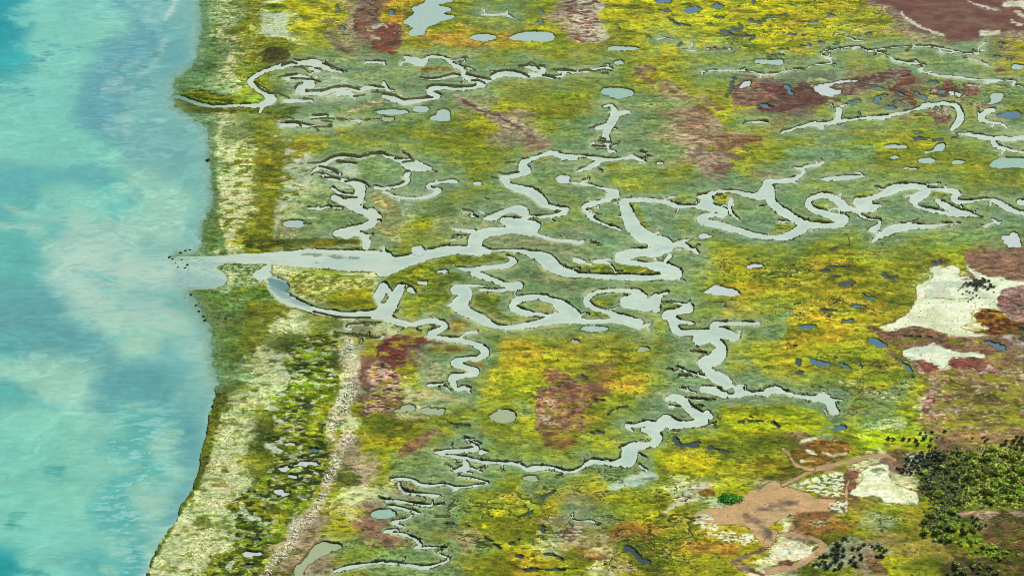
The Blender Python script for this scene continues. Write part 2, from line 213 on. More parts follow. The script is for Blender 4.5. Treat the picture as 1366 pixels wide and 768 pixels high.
# wrack belt of bleached timber and shells
zline(256, 384, (222,208,184), (186,160,124), "830,300,90 850,400,110 850,520,90 800,620,90 750,720,80 740,800,70", alpha=.55, soft=4, warp=6, scale=1.2)
zline(256, 576, (222,208,186), (184,158,122), "830,20,80 790,90,70 760,200,60 720,270,50 690,370,60 630,450,60 550,520,70 530,600,70 440,680,80 400,768,90", alpha=.55, soft=4, warp=6, scale=1.2)
zline(256, 576, (186,150,110), (120,100,40), "500,740,120 600,640,60 650,560,60", alpha=.6, soft=4, warp=6, scale=1)
# browns
zone(256, 0, BR, BR2, "875,60 915,40 985,45 1010,75 1000,110 1024,140 1110,120 1116,240 1000,250 940,220 875,180 860,120", bump=.2, warp=3)
zone(512, 0, BR, RD, "0,130 60,140 90,260 40,290 -30,280 -60,230 -20,150", bump=.2, warp=4)
zline(256, 0, (196,190,176), (180,160,140), "970,150,24 1020,135,16 1040,150,10;960,205,20 1000,210,12", warp=2)
zone(256, 0, (150,132,96), (120,92,66), "690,100 770,95 770,130 720,135;700,190 770,190 850,260 880,300 820,290 740,250", alpha=.8, soft=3, warp=4)
zone(768, 0, (126,84,62), (196,180,154), "-44,0 130,0 150,50 120,90 170,180 130,230 10,240 -40,170", soft=2.5, warp=5, scale=2)
zone(768, 0, (206,198,176), (180,170,140), "80,60 140,20 150,50 110,85;110,140 160,150 180,200 130,220", alpha=.8, warp=3)
zone(1110, 0, (124,82,62), (108,66,54), "200,-10 1060,-10 1060,150 880,185 720,225 620,230 540,190 450,180 370,80 280,40", soft=3, warp=3, scale=5, bump=.1)
zone(1110, 0, (136,98,72), (114,72,54), "480,30 700,20 760,100 640,150 480,110", alpha=.6, soft=8, warp=6, scale=4)
zone(1110, 0, (172,158,120), (130,104,74), "180,0 280,40 370,80 450,180 540,190 620,225 460,235 380,200 360,150 280,70", alpha=.8, soft=3, warp=4, scale=1.5)
zline(1110, 0, (222,214,196), (200,186,160), "370,75,12 400,105,12 460,145,10 530,170,14 590,195,8;720,10,8 800,40,10 900,60,8;800,180,30 890,180,20;920,30,30 1000,25,40 1024,30,50;980,70,24 1040,95,20;960,120,14 1010,140,14", warp=3, scale=1)
zone(768, 0, (112,72,60), BR2, "840,480 890,425 960,400 1060,415 1060,520 1100,590 1000,600 950,575 840,572 835,545", bump=.25, warp=2.5, scale=1.5)
zone(1024, 0, (112,70,58), (100,56,46), "-40,440 80,435 110,480 150,470 190,440 250,480 290,520 400,540 250,570 100,595 -30,600 -60,560 60,530 -30,490", bump=.2, warp=2.5, scale=1.5)
zone(1024, 0, (150,122,100), (112,74,56), "330,460 500,420 600,390 720,365 770,385 740,410 620,440 530,490 400,510 400,480", bump=.2, warp=2.5, scale=1.5)
zone(1024, 0, RD, (92,44,38), "640,470 740,480 800,560 760,560 700,510;700,420 790,410 760,460 700,460;860,490 900,470 960,480 990,520 900,520;930,430 980,420 1010,500 960,490;880,590 960,570 980,640 900,665;740,620 880,605 900,625 780,640", alpha=.9, warp=4)
zell(1110, 0, (110,66,54), BR2, "740,480,50,42 590,620,50,40 900,380,30,10 800,575,60,14", bump=.2, warp=3, scale=1)
zell(1110, 0, (206,186,170), (160,130,110), "760,465,40,16 595,600,40,26 545,490,14,12 660,525,24,8", warp=3, scale=.8, thr=.1)
zline(512, 0, (134,110,82), (172,154,126), "380,520,30 500,580,44 600,630,70 700,690,80 800,740,90 850,780,80", soft=2, warp=4, scale=1.2, bump=.2)
zline(512, 0, (92,56,40), (120,80,56), "420,530,12 520,600,16 620,630,16 720,690,20 800,740,20;180,545,16 260,550,14", alpha=.8, warp=3, scale=1)
zline(512, 0, (150,70,30), (130,110,20), "210,370,24 300,372,20 390,370,14", warp=3, scale=1)
zone(768, 0, (132,98,70), (170,146,104), "310,345 420,355 430,385 370,390 390,420 440,470 330,400;440,440 530,440 550,470 610,500 700,520 740,560 720,570 600,530 480,530 450,510", alpha=.85, warp=4, bump=.15)
zone(768, 0, (138,100,72), (168,150,104), "520,590 650,600 760,620 770,670 730,768 560,768 540,680", alpha=.8, warp=6, soft=3)
zone(768, 0, (196,178,150), (150,130,96), "700,650 760,640 790,690 900,720 800,715 720,690;480,520 560,530 600,550 500,540", alpha=.8, warp=3)
zone(768, 0, RD, BR2, "760,730 860,725 960,730 1000,768 780,768", alpha=.8, warp=3)
zone(768, 192, (140,104,84), (172,150,120), "570,20 700,40 820,80 830,110 790,180 720,190 670,160 620,100", alpha=.85, warp=4, scale=1.2, bump=.15)
zone(768, 192, (108,60,44), BR2, "730,0 840,-10 900,20 780,30;720,110 840,110 820,150 750,160;940,150 1070,160 1060,185 960,180", alpha=.8, warp=3)
zone(512, 192, (180,162,130), (140,110,70), "750,-10 850,-10 860,30 780,60 730,60", alpha=.7, warp=4, soft=3)
zone(512, 192, (186,170,132), (120,116,50), "-60,260 40,300 100,420 60,500 -40,480 -60,400;0,280 60,330 30,400 -20,380", alpha=.75, warp=5, scale=1.2, soft=3)
zone(512, 192, (150,150,118), (116,120,80), "250,400 380,380 540,400 460,450 400,480 280,470;560,480 760,480 900,530 1024,560 1024,590 860,570 720,550 580,540 550,510;800,640 900,690 1024,730 1024,790 860,780 780,700", alpha=.75, soft=4, warp=5, scale=1.2)
# dark creek-side scrub
zone(512, 192, (76,82,14), (130,134,24), "0,720 120,650 300,610 460,590 640,600 640,620 480,640 420,660 330,640 280,680 360,700 440,740 360,768 0,790", alpha=.85, soft=2, warp=5, bump=.3, scale=1.6)
zone(768, 192, (150,156,22), (74,80,14), "0,640 90,625 180,655 200,690 0,690;290,320 330,330 370,420 420,470 360,480 330,430;500,300 640,320 600,335 500,320;300,605 430,630 340,625;220,640 330,660 470,690 420,705 240,695;740,280 820,260 860,280 820,320 750,320", soft=1.5, warp=3, bump=.3, scale=1.4)
zone(768, 384, (136,142,24), (76,84,16), "60,140 130,130 200,150 180,175 70,165;95,60 180,80 195,100 120,100;540,195 640,200 640,225 560,225;310,50 360,55 400,62 310,70;455,95 560,95 560,112 460,115;700,280 800,275 810,300 740,295", warp=2, bump=.25, scale=1.4)
zone(512, 384, (116,124,30), (72,84,18), "455,85 520,30 620,50 600,110 660,150 740,170 640,195 580,180 540,140;130,30 330,20 370,60 350,90 200,90 100,70", alpha=.75, warp=3, bump=.25, scale=1.6)
zone(1024, 192, (140,146,30), (80,88,18), "10,300 60,330 160,390 260,405 350,410 340,425 250,425 170,405 90,365;390,290 470,330 480,345 420,335;460,270 600,250 580,275 480,285;60,430 150,430 130,460 40,490 0,490;840,260 960,260 940,300 880,280;340,370 410,375 420,390 370,390", warp=2, bump=.25, scale=1.4)
zline(1110, 192, (54,92,92), (70,110,104), "450,318,14 520,342,22 620,362,8", warp=1.5)
# bare mud along the creeks
zone(256, 0, (188,198,178), (156,170,140), "450,410 680,390 900,440 960,520 700,545 500,520 560,470", alpha=.8, soft=4, warp=5, scale=1.5)
zone(256, 192, (192,200,186), (160,172,150), "620,80 800,90 880,110 900,210 840,290 740,260 700,180 620,150", alpha=.8, soft=4, warp=5)
zone(256, 0, (92,114,84), (140,160,130), "660,300 800,330 880,380 760,375 700,330", alpha=.6, soft=4, warp=4, scale=1)
zone(256, 192, (188,198,160), (92,104,40), "130,640 400,640 370,665 320,700 350,740 330,768 220,740 250,700 150,670", soft=2, warp=3, scale=.8)
zone(256, 192, (186,188,120), (112,116,40), "490,710 620,680 800,715 960,720 970,768 940,880 740,860 560,800", soft=2, warp=3, scale=1)
zone(256, 384, (140,140,20), (104,110,18), "720,50 860,20 940,0 990,95 960,118 800,100", soft=3, warp=3)
zone(768, 576, (184,194,182), (150,164,130), "150,300 210,270 280,240 360,215 430,225 440,250 380,270 370,295 280,300 220,320 170,315", soft=2, warp=3)
zone(768, 576, (204,198,178), (170,160,120), "420,480 480,420 560,340 620,290 700,270 800,275 820,300 760,310 700,300 650,350 700,375 800,340 760,365 680,380 640,370 560,400 500,430 450,475", soft=2, warp=3, scale=1.2)
zell(768, 576, (160,110,20), (110,60,24), "700,330,45,22", warp=2)
zone(768, 576, (186,172,140), (140,130,60), "0,500 90,510 200,570 210,640 290,700 300,768 0,768 130,700 60,640 -40,600", alpha=.75, soft=3, warp=6, scale=1.4)
zone(512, 576, (206,196,172), (140,90,60), "930,570 960,520 1040,500 1050,580 1000,590", alpha=.8, warp=4, scale=1)
zone(512, 576, (180,156,120), (140,110,60), "330,550 480,510 600,560 700,480 640,520 720,500 560,570 400,580;800,470 1000,465 1024,480 820,485", alpha=.6, warp=4, soft=3)
# centre browns
zone(512, 384, RD, (100,56,46), "-10,290 70,255 180,265 330,280 350,300 240,310 130,340 100,420 50,440 -20,400 -40,340", bump=.25, warp=3, scale=1.2)
zone(512, 384, (104,56,40), (196,164,130), "-100,440 -20,390 60,440 90,500 70,560 90,620 0,660 -90,680 -110,640 -60,560 -80,500", soft=2, warp=5, scale=1.2, bump=.2)
zone(512, 576, (124,76,50), (156,116,60), "110,60 230,0 290,0 210,80 150,110 90,160 60,150", alpha=.85, warp=4)
zone(512, 384, (206,188,150), (190,176,120), "110,560 240,540 340,570 440,600 420,620 200,600", alpha=.8, warp=3, soft=3)
zone(512, 384, (178,164,130), (140,150,110), "130,330 200,350 300,410 260,450 180,400;200,400 320,430 330,500 200,510", alpha=.7, warp=4, soft=3)
zone(512, 384, (126,84,58), (164,126,74), "850,440 930,440 1024,500 1100,580 1060,680 1080,720 1060,768 830,768 800,700 800,560 860,520", soft=3, warp=6, bump=.2, scale=1.8)
zone(512, 576, (126,76,44), (150,116,40), "840,0 1024,0 1024,60 960,110 880,80 840,40", alpha=.85, warp=5, soft=3)
zone(512, 384, (208,172,26), (196,140,22), "640,290 780,280 880,340 780,420 660,420 620,360", alpha=.75, soft=6, warp=8)
zell(512, 384, (172,160,130), (130,90,70), "870,610,40,14 850,690,40,24", warp=3, alpha=.7)
zell(512, 384, (126,82,26), (150,120,24), "390,205,60,28 350,330,110,18 470,410,60,14", warp=4, alpha=.8)
# right: salt pans and red glasswort
zone(1110, 384, SALT, SALT2, "455,-10 450,60 420,120 340,180 300,195 240,215 290,235 340,230 420,210 500,220 560,240 640,262 750,268 840,255 760,240 690,215 740,190 760,120 860,120 890,80 905,30 960,-15 1060,-20 1060,-60 900,-60 720,-50 640,-80 640,-40 600,-110 520,-100 560,-60 470,-10", soft=1.2, warp=2.5, scale=6)
zone(1110, 192, SALT, (200,204,186), "560,690 620,655 660,655 680,690 690,730 760,715 720,660 715,610 740,600 750,650 800,690 900,735 1060,730 1060,800 900,820 500,820", soft=1.2, warp=2.5, scale=4)
zone(1110, 384, SALT, (206,210,196), "380,340 430,320 500,310 540,295 590,320 660,340 780,345 820,370 820,385 700,380 640,380 610,420 580,440 510,405 450,390 400,380", soft=1.2, warp=2.5, scale=5)
zone(1110, 384, (118,76,54), (156,114,76), "160,210 230,205 260,235 330,240 420,210 500,216 570,240 650,265 760,270 900,268 970,290 900,312 850,350 730,345 640,330 590,315 540,290 490,310 400,320 320,310 270,290 250,260", warp=2.5, bump=.25, scale=1.2)
zline(1110, 384, (170,164,26), (140,140,30), "390,290,20 470,280,24;300,285,10 350,290,12;620,290,14 700,300,10;760,300,20 800,290,14", warp=2)
zone(1110, 384, (142,104,66), (160,138,64), "440,395 510,405 580,440 640,430 620,400 640,380 700,375 800,385 830,355 900,345 1060,330 1060,900 480,768 470,700 540,480 500,450", soft=2, warp=4, scale=2.5, bump=.15)
zone(1110, 384, (144,134,36), (160,124,62), "600,480 700,470 760,560 860,560 900,600 1000,580 1060,650 1060,768 560,768 640,640 700,560", alpha=.65, soft=5, warp=9, scale=2)
zone(1110, 384, (120,64,48), (144,86,64), "630,390 720,375 830,400 960,490 900,490 760,440 640,430;450,395 520,405 575,445 500,460", warp=3, bump=.2, scale=1)
zone(1110, 384, (206,182,160), (160,110,80), "430,400 470,420 500,470 560,480 545,560 560,640 520,690 490,690 480,600 530,520 470,470;560,640 680,650 670,665 580,665;780,430 840,415 900,450 960,480 920,470 820,440", alpha=.85, warp=4, scale=1)
zell(1110, 384, (120,64,48), (144,86,64), "525,605,28,16 510,550,20,16 500,660,22,14", warp=3)
zone(1110, 192, (130,84,64), (150,106,76), "708,578 820,580 920,600 1060,610 1060,735 960,730 900,715 800,700 740,665 715,640", warp=2.5, bump=.2, scale=1.5)
zone(1110, 384, (130,86,74), (174,132,110), "900,20 950,0 1060,0 1060,190 960,170 900,130 885,90", warp=2.5, bump=.2, scale=.8)
zone(1110, 384, (78,40,24), (150,100,20), "745,140 800,118 890,125 960,175 1060,190 1060,250 900,258 810,250 760,240 830,225 770,185", warp=3, bump=.3, scale=1.6)
zone(1110, 384, (196,186,170), (150,120,90), "880,270 960,250 1040,290 1040,330 940,330 980,300;980,365 1060,365 1060,380 980,380", alpha=.7, warp=3)
zone(1024, 384, (206,206,160), (140,150,60), "500,520 560,540 690,580 700,620 600,590 520,560;470,740 560,720 660,700 730,700 740,740 640,768 460,768;380,495 460,500 470,515 380,510", soft=2, warp=5, scale=.8, thr=0.0)
zone(1024, 576, (200,206,160), (150,170,50), "440,0 560,-10 540,60 490,70", soft=2, warp=5, scale=.8, thr=0.0)
# lower right: mud pan, brackish creeks and heath
zone(1024, 576, (108,72,22), (140,100,30), "200,80 250,40 330,50 400,45 445,75 440,110 380,160 330,170 290,190 220,190 150,160 120,120 130,100", warp=2.5, bump=.25, scale=1.4)
zline(1024, 576, (226,218,190), (200,186,150), "210,105,14 260,130,20;290,115,14 350,130,14 420,120,10;180,160,20 250,165,12;180,55,24 260,45,20;330,100,8 430,100,8", warp=3)
zone(1024, 576, (88,76,14), (120,110,20), "-60,140 60,150 160,200 200,220 120,260 60,270 20,260 -60,250", alpha=.8, warp=3)
zone(768, 576, TAN, (202,158,102), "760,420 830,400 870,360 920,320 980,315 1024,280 1064,265 1104,290 1150,300 1180,320 1250,330 1280,355 1390,365 1345,410 1354,430 1224,435 1154,450 1094,470 1030,520 1040,600 1000,610 960,560 900,500 840,500 640,500 620,470 650,430 700,415", soft=1.5, warp=2, scale=6)
zline(1024, 576, TAN, (190,144,98), "80,290,20 150,255,16 210,225,22 250,205,32 330,185,26 400,170,22 480,150,20 550,135,16 630,130,16 680,155,12;240,205,24 180,195,18 140,170,16 110,120,16 80,95,18;420,440,10 420,360,14 420,300,12 440,250,8;0,745,40 120,725,32 200,695,34 260,650,36 300,615,30 240,570,14 150,555,18 70,555,20;0,600,40 40,540,30", warp=2, soft=1.2, scale=6)
zline(1024, 576, (92,78,68), (128,100,76), "20,392,22 90,388,40 160,384,20;-40,412,18 20,422,14;-110,458,36 -60,475,40 -15,484,14;-30,515,30 10,552,34", warp=5, soft=5, alpha=.85, scale=6)
zline(768, 576, (140,110,90), (110,84,60), "830,700,24 900,670,20 1024,625,14;840,710,30 920,740,30 1000,768,20", warp=2)
zone(1024, 576, (226,222,200), (120,120,30), "130,290 250,240 400,220 410,310 400,350 280,350 180,310;200,480 300,460 400,470 340,500 260,520;-390,460 -300,450 -260,520 -60,560 -70,600 -200,600 -380,520;330,390 400,365 440,400 400,440 340,420", warp=3, scale=.9, thr=-.05)
zone(1024, 576, (230,226,208), (226,206,160), "60,600 130,590 220,610 260,610 220,650 200,690 100,690 20,680 40,630", warp=4, scale=.8)
zone(1024, 576, SALT, (226,220,180), "500,220 540,190 590,175 640,180 650,210 640,250 700,290 760,310 800,340 800,390 700,390 620,380 600,350 540,345 490,355 445,330 460,300 500,270 510,240", warp=3, scale=3)
zell(1024, 576, (120,140,110), (90,110,90), "590,210,40,22 250,350,20,12", warp=4, alpha=.8)
zell(1024, 576, (136,80,54), (110,66,40), "95,705,44,13 450,235,40,26 820,330,18,16", warp=3)
zell(768, 576, (64,150,30), (40,110,24), "820,358,62,24", warp=2, bump=.4)
zone(1024, 576, (116,120,30), (150,130,44), "430,400 560,350 640,390 800,400 860,430 850,540 700,560 660,520 700,480 560,430 470,480", alpha=.8, warp=5, soft=3)
zone(1024, 576, (170,172,140), (120,124,70), "470,500 500,450 600,440 690,470 640,520 540,530", alpha=.7, warp=5, scale=.8)
zone(1024, 576, (176,96,30), (140,90,30), "-180,260 60,460 220,430 330,450 450,480 470,520 400,560 250,540 60,540 -20,470", alpha=.0)
zone(1024, 576, (156,88,28), (128,84,26), "150,440 330,440 480,490 440,540 300,560 120,530", alpha=.6, warp=5, soft=3)
zone(1024, 576, (164,138,66), (140,120,40), "500,540 700,540 860,560 1024,620 1024,700 860,660 760,690 640,620 520,580", alpha=.75, warp=5, soft=4)
zone(1024, 576, (166,104,66), (140,90,50), "520,670 600,700 640,768 580,768", alpha=.8, warp=3)
zone(1110, 576, (100,132,20), (140,170,20), "650,590 740,560 800,580 950,640 940,680 860,690 780,650", alpha=.9, warp=4, bump=.3)
zone(1110, 576, (104,112,26), (136,140,40), "480,130 560,110 700,110 860,100 1060,110 1060,400 700,410 590,400 500,370 470,300 490,220;490,420 560,405 660,430 680,560 600,590 540,580 490,540", soft=4, warp=6, bump=.3)
zone(1110, 576, (66,58,28), (100,84,40), "620,690 820,680 880,700 900,780 600,780", alpha=.8, warp=5, bump=.3)
zline(1110, 576, (206,158,120), (150,96,80), "680,440,12 760,440,24 820,440,30 880,440,20;810,465,10 770,450,20;950,445,30 1024,445,34 1060,445,30", warp=3)
zline(1110, 576, (186,160,96), (150,130,60), "470,550,6 540,590,8 610,620,6;800,600,8 880,620,8", warp=1.5)
zone(1110, 576, (124,84,34), (100,64,30), "840,470 1060,480 1060,768 960,768 880,680 960,640 900,600 820,590", alpha=.7, warp=6, soft=4)
# lime and orange touches
zone(1024, 576, (180,188,22), (156,172,24), "40,0 400,-20 620,0 760,30 640,60 600,90 470,90 400,30 250,20", alpha=.7, warp=5, soft=4)
zone(768, 576, (196,204,16), (190,180,20), "410,110 520,80 700,130 640,200 520,190 430,160;720,270 940,290 880,330 760,340;640,0 840,20 660,60", alpha=.7, warp=6, soft=5)
zone(768, 384, (196,200,14), (180,186,20), "750,650 900,640 1280,660 1300,768 780,768", alpha=.7, warp=6, soft=5)
zone(512, 0, (200,140,24), (196,120,30), "0,20 130,30 100,90 20,120;200,190 440,160 640,190 720,230 500,260 220,240", alpha=.7, warp=5, soft=5)
zone(768, 384, (196,170,40), (200,140,30), "100,440 380,460 380,560 280,580 120,520", alpha=.6, warp=6, soft=5)
zone(1024, 384, (196,146,26), (180,160,24), "240,170 440,150 460,280 300,300;380,10 560,0 620,120 500,160", alpha=.6, warp=8, soft=6)
zone(768, 576, (200,130,30), (190,110,40), "200,580 440,560 520,500 300,480 220,520;560,580 860,600 850,660 620,650;0,620 130,650 130,700 20,670", alpha=.65, warp=6, soft=4)
zline(768, 192, (190,192,40), (170,180,40), "170,130,20 210,110,14 260,95,10;200,180,14 240,230,8", warp=2)

for th, ca in ((.16, (238,232,214)), (.5, (150,128,84))):
    zline(256, 384, ca, ca, "830,300,90 850,400,90 850,520,80 800,620,80 750,720,76 740,800,70", soft=4, warp=6, scale=.7, thr=th)
    zline(256, 576, ca, ca, "830,20,80 790,90,60 760,200,56 720,270,46 690,370,50 630,450,54 550,520,60 530,600,56 440,680,70 400,768,80", soft=4, warp=6, scale=.7, thr=th)
zone(1024, 576, (160,168,142), (150,160,130), "260,660 380,580 500,590 520,640 420,720 300,740 220,720;540,600 640,610 680,670 560,640", warp=5, scale=.7, thr=.05)
zone(1024, 576, (186,186,190), (150,160,130), "720,130 860,120 880,200 760,210", warp=5, scale=.7, thr=.12)

for th, ca, al in ((.32, (206,206,180), .75), (.5, (150,166,40), .8)):
    zone(256, 384, ca, ca, "520,340 560,300 700,240 800,250 790,310 740,360 760,430 800,500 700,640 640,768 440,768 470,640 400,600 380,580 500,540 500,450 480,420", alpha=al, soft=2, warp=5, scale=1.6 if th < .4 else 3, thr=th)
    zone(256, 576, ca, ca, "370,60 440,20 440,-10 700,-10 700,80 720,140 680,260 620,360 600,420 480,500 480,580 360,640 220,620 220,450 180,390 310,310 380,230 440,140", alpha=al, soft=2, warp=5, scale=1.6 if th < .4 else 3, thr=th)
    zone(256, 576, ca, ca, "60,740 200,650 340,680 450,620 420,700 370,780 80,780", alpha=al, soft=2, warp=5, scale=1.6, thr=th - .1)
    zone(256, 0, ca, ca, "270,-10 380,-10 380,240 350,400 260,470 250,240", alpha=al * .9, soft=3, warp=5, scale=1.4, thr=th + .05)
    zone(256, 192, ca, ca, "100,0 330,0 320,300 280,480 150,480 140,250", alpha=al * .5, soft=4, warp=8, scale=2.4, thr=th)
zone(256, 0, (88,104,22), (88,104,22), "100,0 260,0 260,470 80,420 110,200", alpha=.75, soft=4, warp=6, scale=2.2, thr=.3)
zone(256, 192, (104,110,20), (104,110,20), "150,0 340,0 330,200 300,430 160,460 160,250", alpha=.8, soft=4, warp=6, scale=2.4, thr=.28)
zone(256, 576, (128,132,40), (128,132,40), "100,0 400,0 300,200 200,420 200,760 -180,760 -40,420 60,200", alpha=.6, soft=6, warp=6, scale=2.4, thr=.4)
zone(256, 384, (126,130,44), (126,130,44), "330,320 480,330 470,500 420,600 380,768 150,768 230,540 260,400", alpha=.6, soft=6, warp=6, scale=2.0, thr=.3)
zell(256, 576, (98,100,24), (120,116,40), "60,490,46,34 180,200,20,12 265,225,26,14 145,290,40,12", soft=3, warp=5, alpha=.7)
RIDGES = []
def ridge(sx, sy, s): RIDGES.extend([[(a, b, .25) for a, b, c in l] for l in _pts(s, sx, sy)])
ridge(256, 0, "460,418 500,405 560,395;545,362 590,365 620,388;530,418 600,420 650,425 685,440;548,475 565,450 590,443;610,482 700,482 760,465 830,462 895,478;865,515 900,515 925,508;700,340 740,350 790,372 830,385;660,365 690,368;470,632 510,628 545,640;645,615 720,612;640,640 700,635 760,640;690,650 750,655;640,680 740,675;500,655 570,655 580,675;960,495 1024,497;975,460 1024,468;340,440 360,470 410,495 450,500 520,525;480,350 530,335 560,340")
ridge(512, 0, "440,395 500,410 570,425;470,430 510,430 540,445;230,470 260,455 330,455 380,465 470,460 490,452;570,400 610,380 680,376 730,388 775,408;830,350 860,352;720,350 760,350 790,335 830,368;905,375 950,372 1024,380;850,402 900,412 940,425;195,412 260,418 330,405 370,395 410,400;0,500 60,510 110,530 180,525 260,520;280,490 320,510")
ridge(256, 192, "620,102 690,98 740,75 790,62 850,65 900,70 960,52 1024,50;680,118 730,130 780,158;770,95 840,98 885,105;640,165 660,155 705,158;710,178 760,180 790,188;820,200 870,192 920,205 955,235;790,275 830,283 880,285;600,425 640,432")
ridge(512, 192, "100,38 130,65 160,85;60,78 100,78;100,97 160,90;540,290 560,300;575,180 610,185;610,155 660,160 720,150;700,100 650,105;420,350 480,360")
ridge(768, 192, "90,10 160,12;110,28 165,28;350,40 380,45;650,270 700,262")
ridge(768, 0, "120,755 180,758;130,738 160,742;70,688 100,680;20,380 60,372 100,382 140,372 190,378")
_noridge = (lambda *a: None); _noridge(512, 576, "280,100 340,95 420,92 470,85;300,118 360,128 440,135 500,150 600,160;35,252 100,242 160,255 200,285 270,280 330,276 390,296 450,292 500,282;80,275 95,308 140,326 230,330 310,342;10,368 80,362 160,378 250,392;30,392 100,406 195,432;40,540 100,540 165,566 200,596;190,620 330,612;0,696 80,700 160,708 235,725 310,692 350,678;50,480 160,440;460,190 520,210;360,195 400,215 470,218;390,240 460,240 560,270")
_noridge(256, 576, "750,760 780,738 850,718 950,700 1024,692;840,590 870,640 960,670")
ridge(256, 384, "825,205 840,192 920,188 1000,186;760,236 860,248 930,262 1000,266;650,125 760,150 850,158 950,158")

for l in CREEKS:
    if 490 < l[0][0] < 680 and l[0][1] > 595 or (430 < l[0][0] < 520 and l[0][1] > 740): ZONES.append(('line', [(a, b + 1.2, max(c, 1.2) + 3.2) for a, b, c in l], (178,190,164), (150,162,130), .75, 1.5, 1.5, 0, 2.0, None))
    elif l[0][0] > 900 and max(c for a, b, c in l) < 2.2: ZONES.append(('line', [(a, b + 1, c + 2.5) for a, b, c in l], (168,178,140), (140,156,112), .6, 1.5, 1.5, 0, 2.0, None))
CREEKS[:] = [[(a, b, c * (1.35 if b > 595 and 490 < a < 660 else 1)) for a, b, c in l] for l in CREEKS]

zone(512, 384, (104,60,44), (132,86,62), "880,480 960,500 1040,540 1060,600 1000,660 900,640 860,560", soft=2, warp=7, scale=1.4, alpha=.8)
zone(1110, 576, (96,98,26), (66,64,22), "850,480 1060,480 1060,768 840,768 900,640", soft=4, warp=8, scale=1.6, thr=.05)
zone(1110, 576, (84,62,26), (66,64,22), "850,480 1060,480 1060,768 840,768 900,640", soft=4, warp=8, scale=1.2, thr=.35)

zone(1110, 384, (214,190,164), (214,190,164), "560,480 1060,420 1060,768 560,768", soft=4, warp=8, scale=1.1, thr=.5, alpha=.8)
zone(1110, 384, (84,88,28), (84,88,28), "600,500 1060,480 1060,768 600,768", soft=4, warp=8, scale=1.6, thr=.42, alpha=.7)
zone(1110, 384, (150,150,40), (150,150,40), "600,500 1060,480 1060,768 600,768", soft=6, warp=8, scale=6, thr=.2, alpha=.6)

zone(256, 192, (106,104,18), (106,104,18), "440,0 600,0 600,250 500,420 420,440 440,200", soft=6, warp=10, scale=2.6, thr=.22, alpha=.8)
zone(256, 0, (186,194,172), (160,172,142), "460,640 780,610 1000,640 1000,660 740,700 470,700", soft=4, warp=4, scale=1.6, alpha=.65)
zone(256, 0, (206,196,166), (140,110,70), "770,625 840,590 900,560 1000,535 1040,550 960,575 860,605", soft=2, warp=3, scale=1, alpha=.8)
zone(256, 0, (118,124,34), (96,98,22), "520,290 560,270 580,290", alpha=.5)
zone(256, 192, (150,140,24), (108,106,20), "530,-40 720,-40 720,40 620,70 540,60", soft=4, warp=6, scale=3, alpha=.7)
zone(256, 192, (90,104,52), (120,134,84), "560,300 700,270 800,310 700,345 600,340;600,350 830,350 940,395 900,430 780,445 700,400 560,385", soft=3, warp=4, scale=1.6, alpha=.7)

zone(512, 384, (160,150,34), (128,124,34), "820,420 1040,420 1140,620 1060,800 800,800 780,560", soft=6, warp=8, scale=3.4, thr=.24, alpha=.5)
zone(512, 384, (190,164,134), (160,120,86), "820,590 930,600 900,740 820,720", soft=4, warp=6, scale=1.2, thr=.1, alpha=.8)
zone(512, 384, (176,150,40), (176,150,40), "-20,290 180,270 120,420 90,620 -60,680 -100,560", soft=4, warp=6, scale=2.6, thr=.3, alpha=.7)
zone(256, 192, (120,140,96), (90,110,60), "-130,590 -60,570 0,575 20,600 -80,640 -140,620", soft=2, warp=3, scale=.8)

zone(256, 384, (66,84,24), (84,96,28), "20,20 200,20 400,10 470,80 560,110 440,150 400,270 330,320 230,400 180,520 120,530 100,400 110,250 60,170 30,110", soft=4, warp=6, scale=1.4, thr=.22, alpha=.7)
zone(256, 384, (124,122,26), (124,122,26), "300,60 470,80 560,110 440,150 400,270 330,320 240,360 280,200", soft=6, warp=6, scale=3, alpha=.6)
# ---------------------------------------------------------------- plan <-> ground
CX, CY, HCAM, PITCH, HFOV = 683.0, 384.0, 400.0, math.radians(27.0), math.radians(28.0)
FPX = 683.0 / math.tan(HFOV / 2)
def ground(u, v, z=0.0):
    a, b = (u - CX) / FPX, -(v - CY) / FPX
    dz = -math.sin(PITCH) + b * math.cos(PITCH); dy = math.cos(PITCH) + b * math.sin(PITCH)
    t = (HCAM - z) / -dz
    return a * t, dy * t
K = 1.30                                     # sunlit display value of a white surface: albedo = display / K
def lin(c):
    c = np.asarray(c, np.float32) / 255.0
    return np.where(c <= .04045, c / 12.92, ((c + .055) / 1.055) ** 2.4)
# ---------------------------------------------------------------- noise over the ground in metres
_L = rng.random((256, 256)).astype(np.float32) * 2 - 1
def vnoise(x, y, seed=0):
    x = x + seed * 17.31; y = y + seed * 41.73
    xi = np.floor(x).astype(np.int32); yi = np.floor(y).astype(np.int32)
    fx = (x - xi).astype(np.float32); fy = (y - yi).astype(np.float32)
    fx = fx * fx * (3 - 2 * fx); fy = fy * fy * (3 - 2 * fy)
    x0 = xi & 255; x1 = (xi + 1) & 255; y0 = yi & 255; y1 = (yi + 1) & 255
    a = _L[y0, x0]; b = _L[y0, x1]; c = _L[y1, x0]; d = _L[y1, x1]
    a = a + (b - a) * fx; c = c + (d - c) * fx
    return a + (c - a) * fy
def fbm(X, Y, size, octv=4, seed=0, ax=1.0, gain=.55):
    s = 0; amp = 1; tot = 0; ca, sa = math.cos(.6), math.sin(.6)
    x, y = X / (size * ax), Y / size
    for i in range(octv):
        s = s + amp * vnoise(x, y, seed + i * 3); tot += amp * .62; amp *= gain
        x, y = (x * ca - y * sa) * 2.03, (x * sa + y * ca) * 2.03
        if ax != 1.0: ca, sa = 1.0, 0.0
    return s / tot
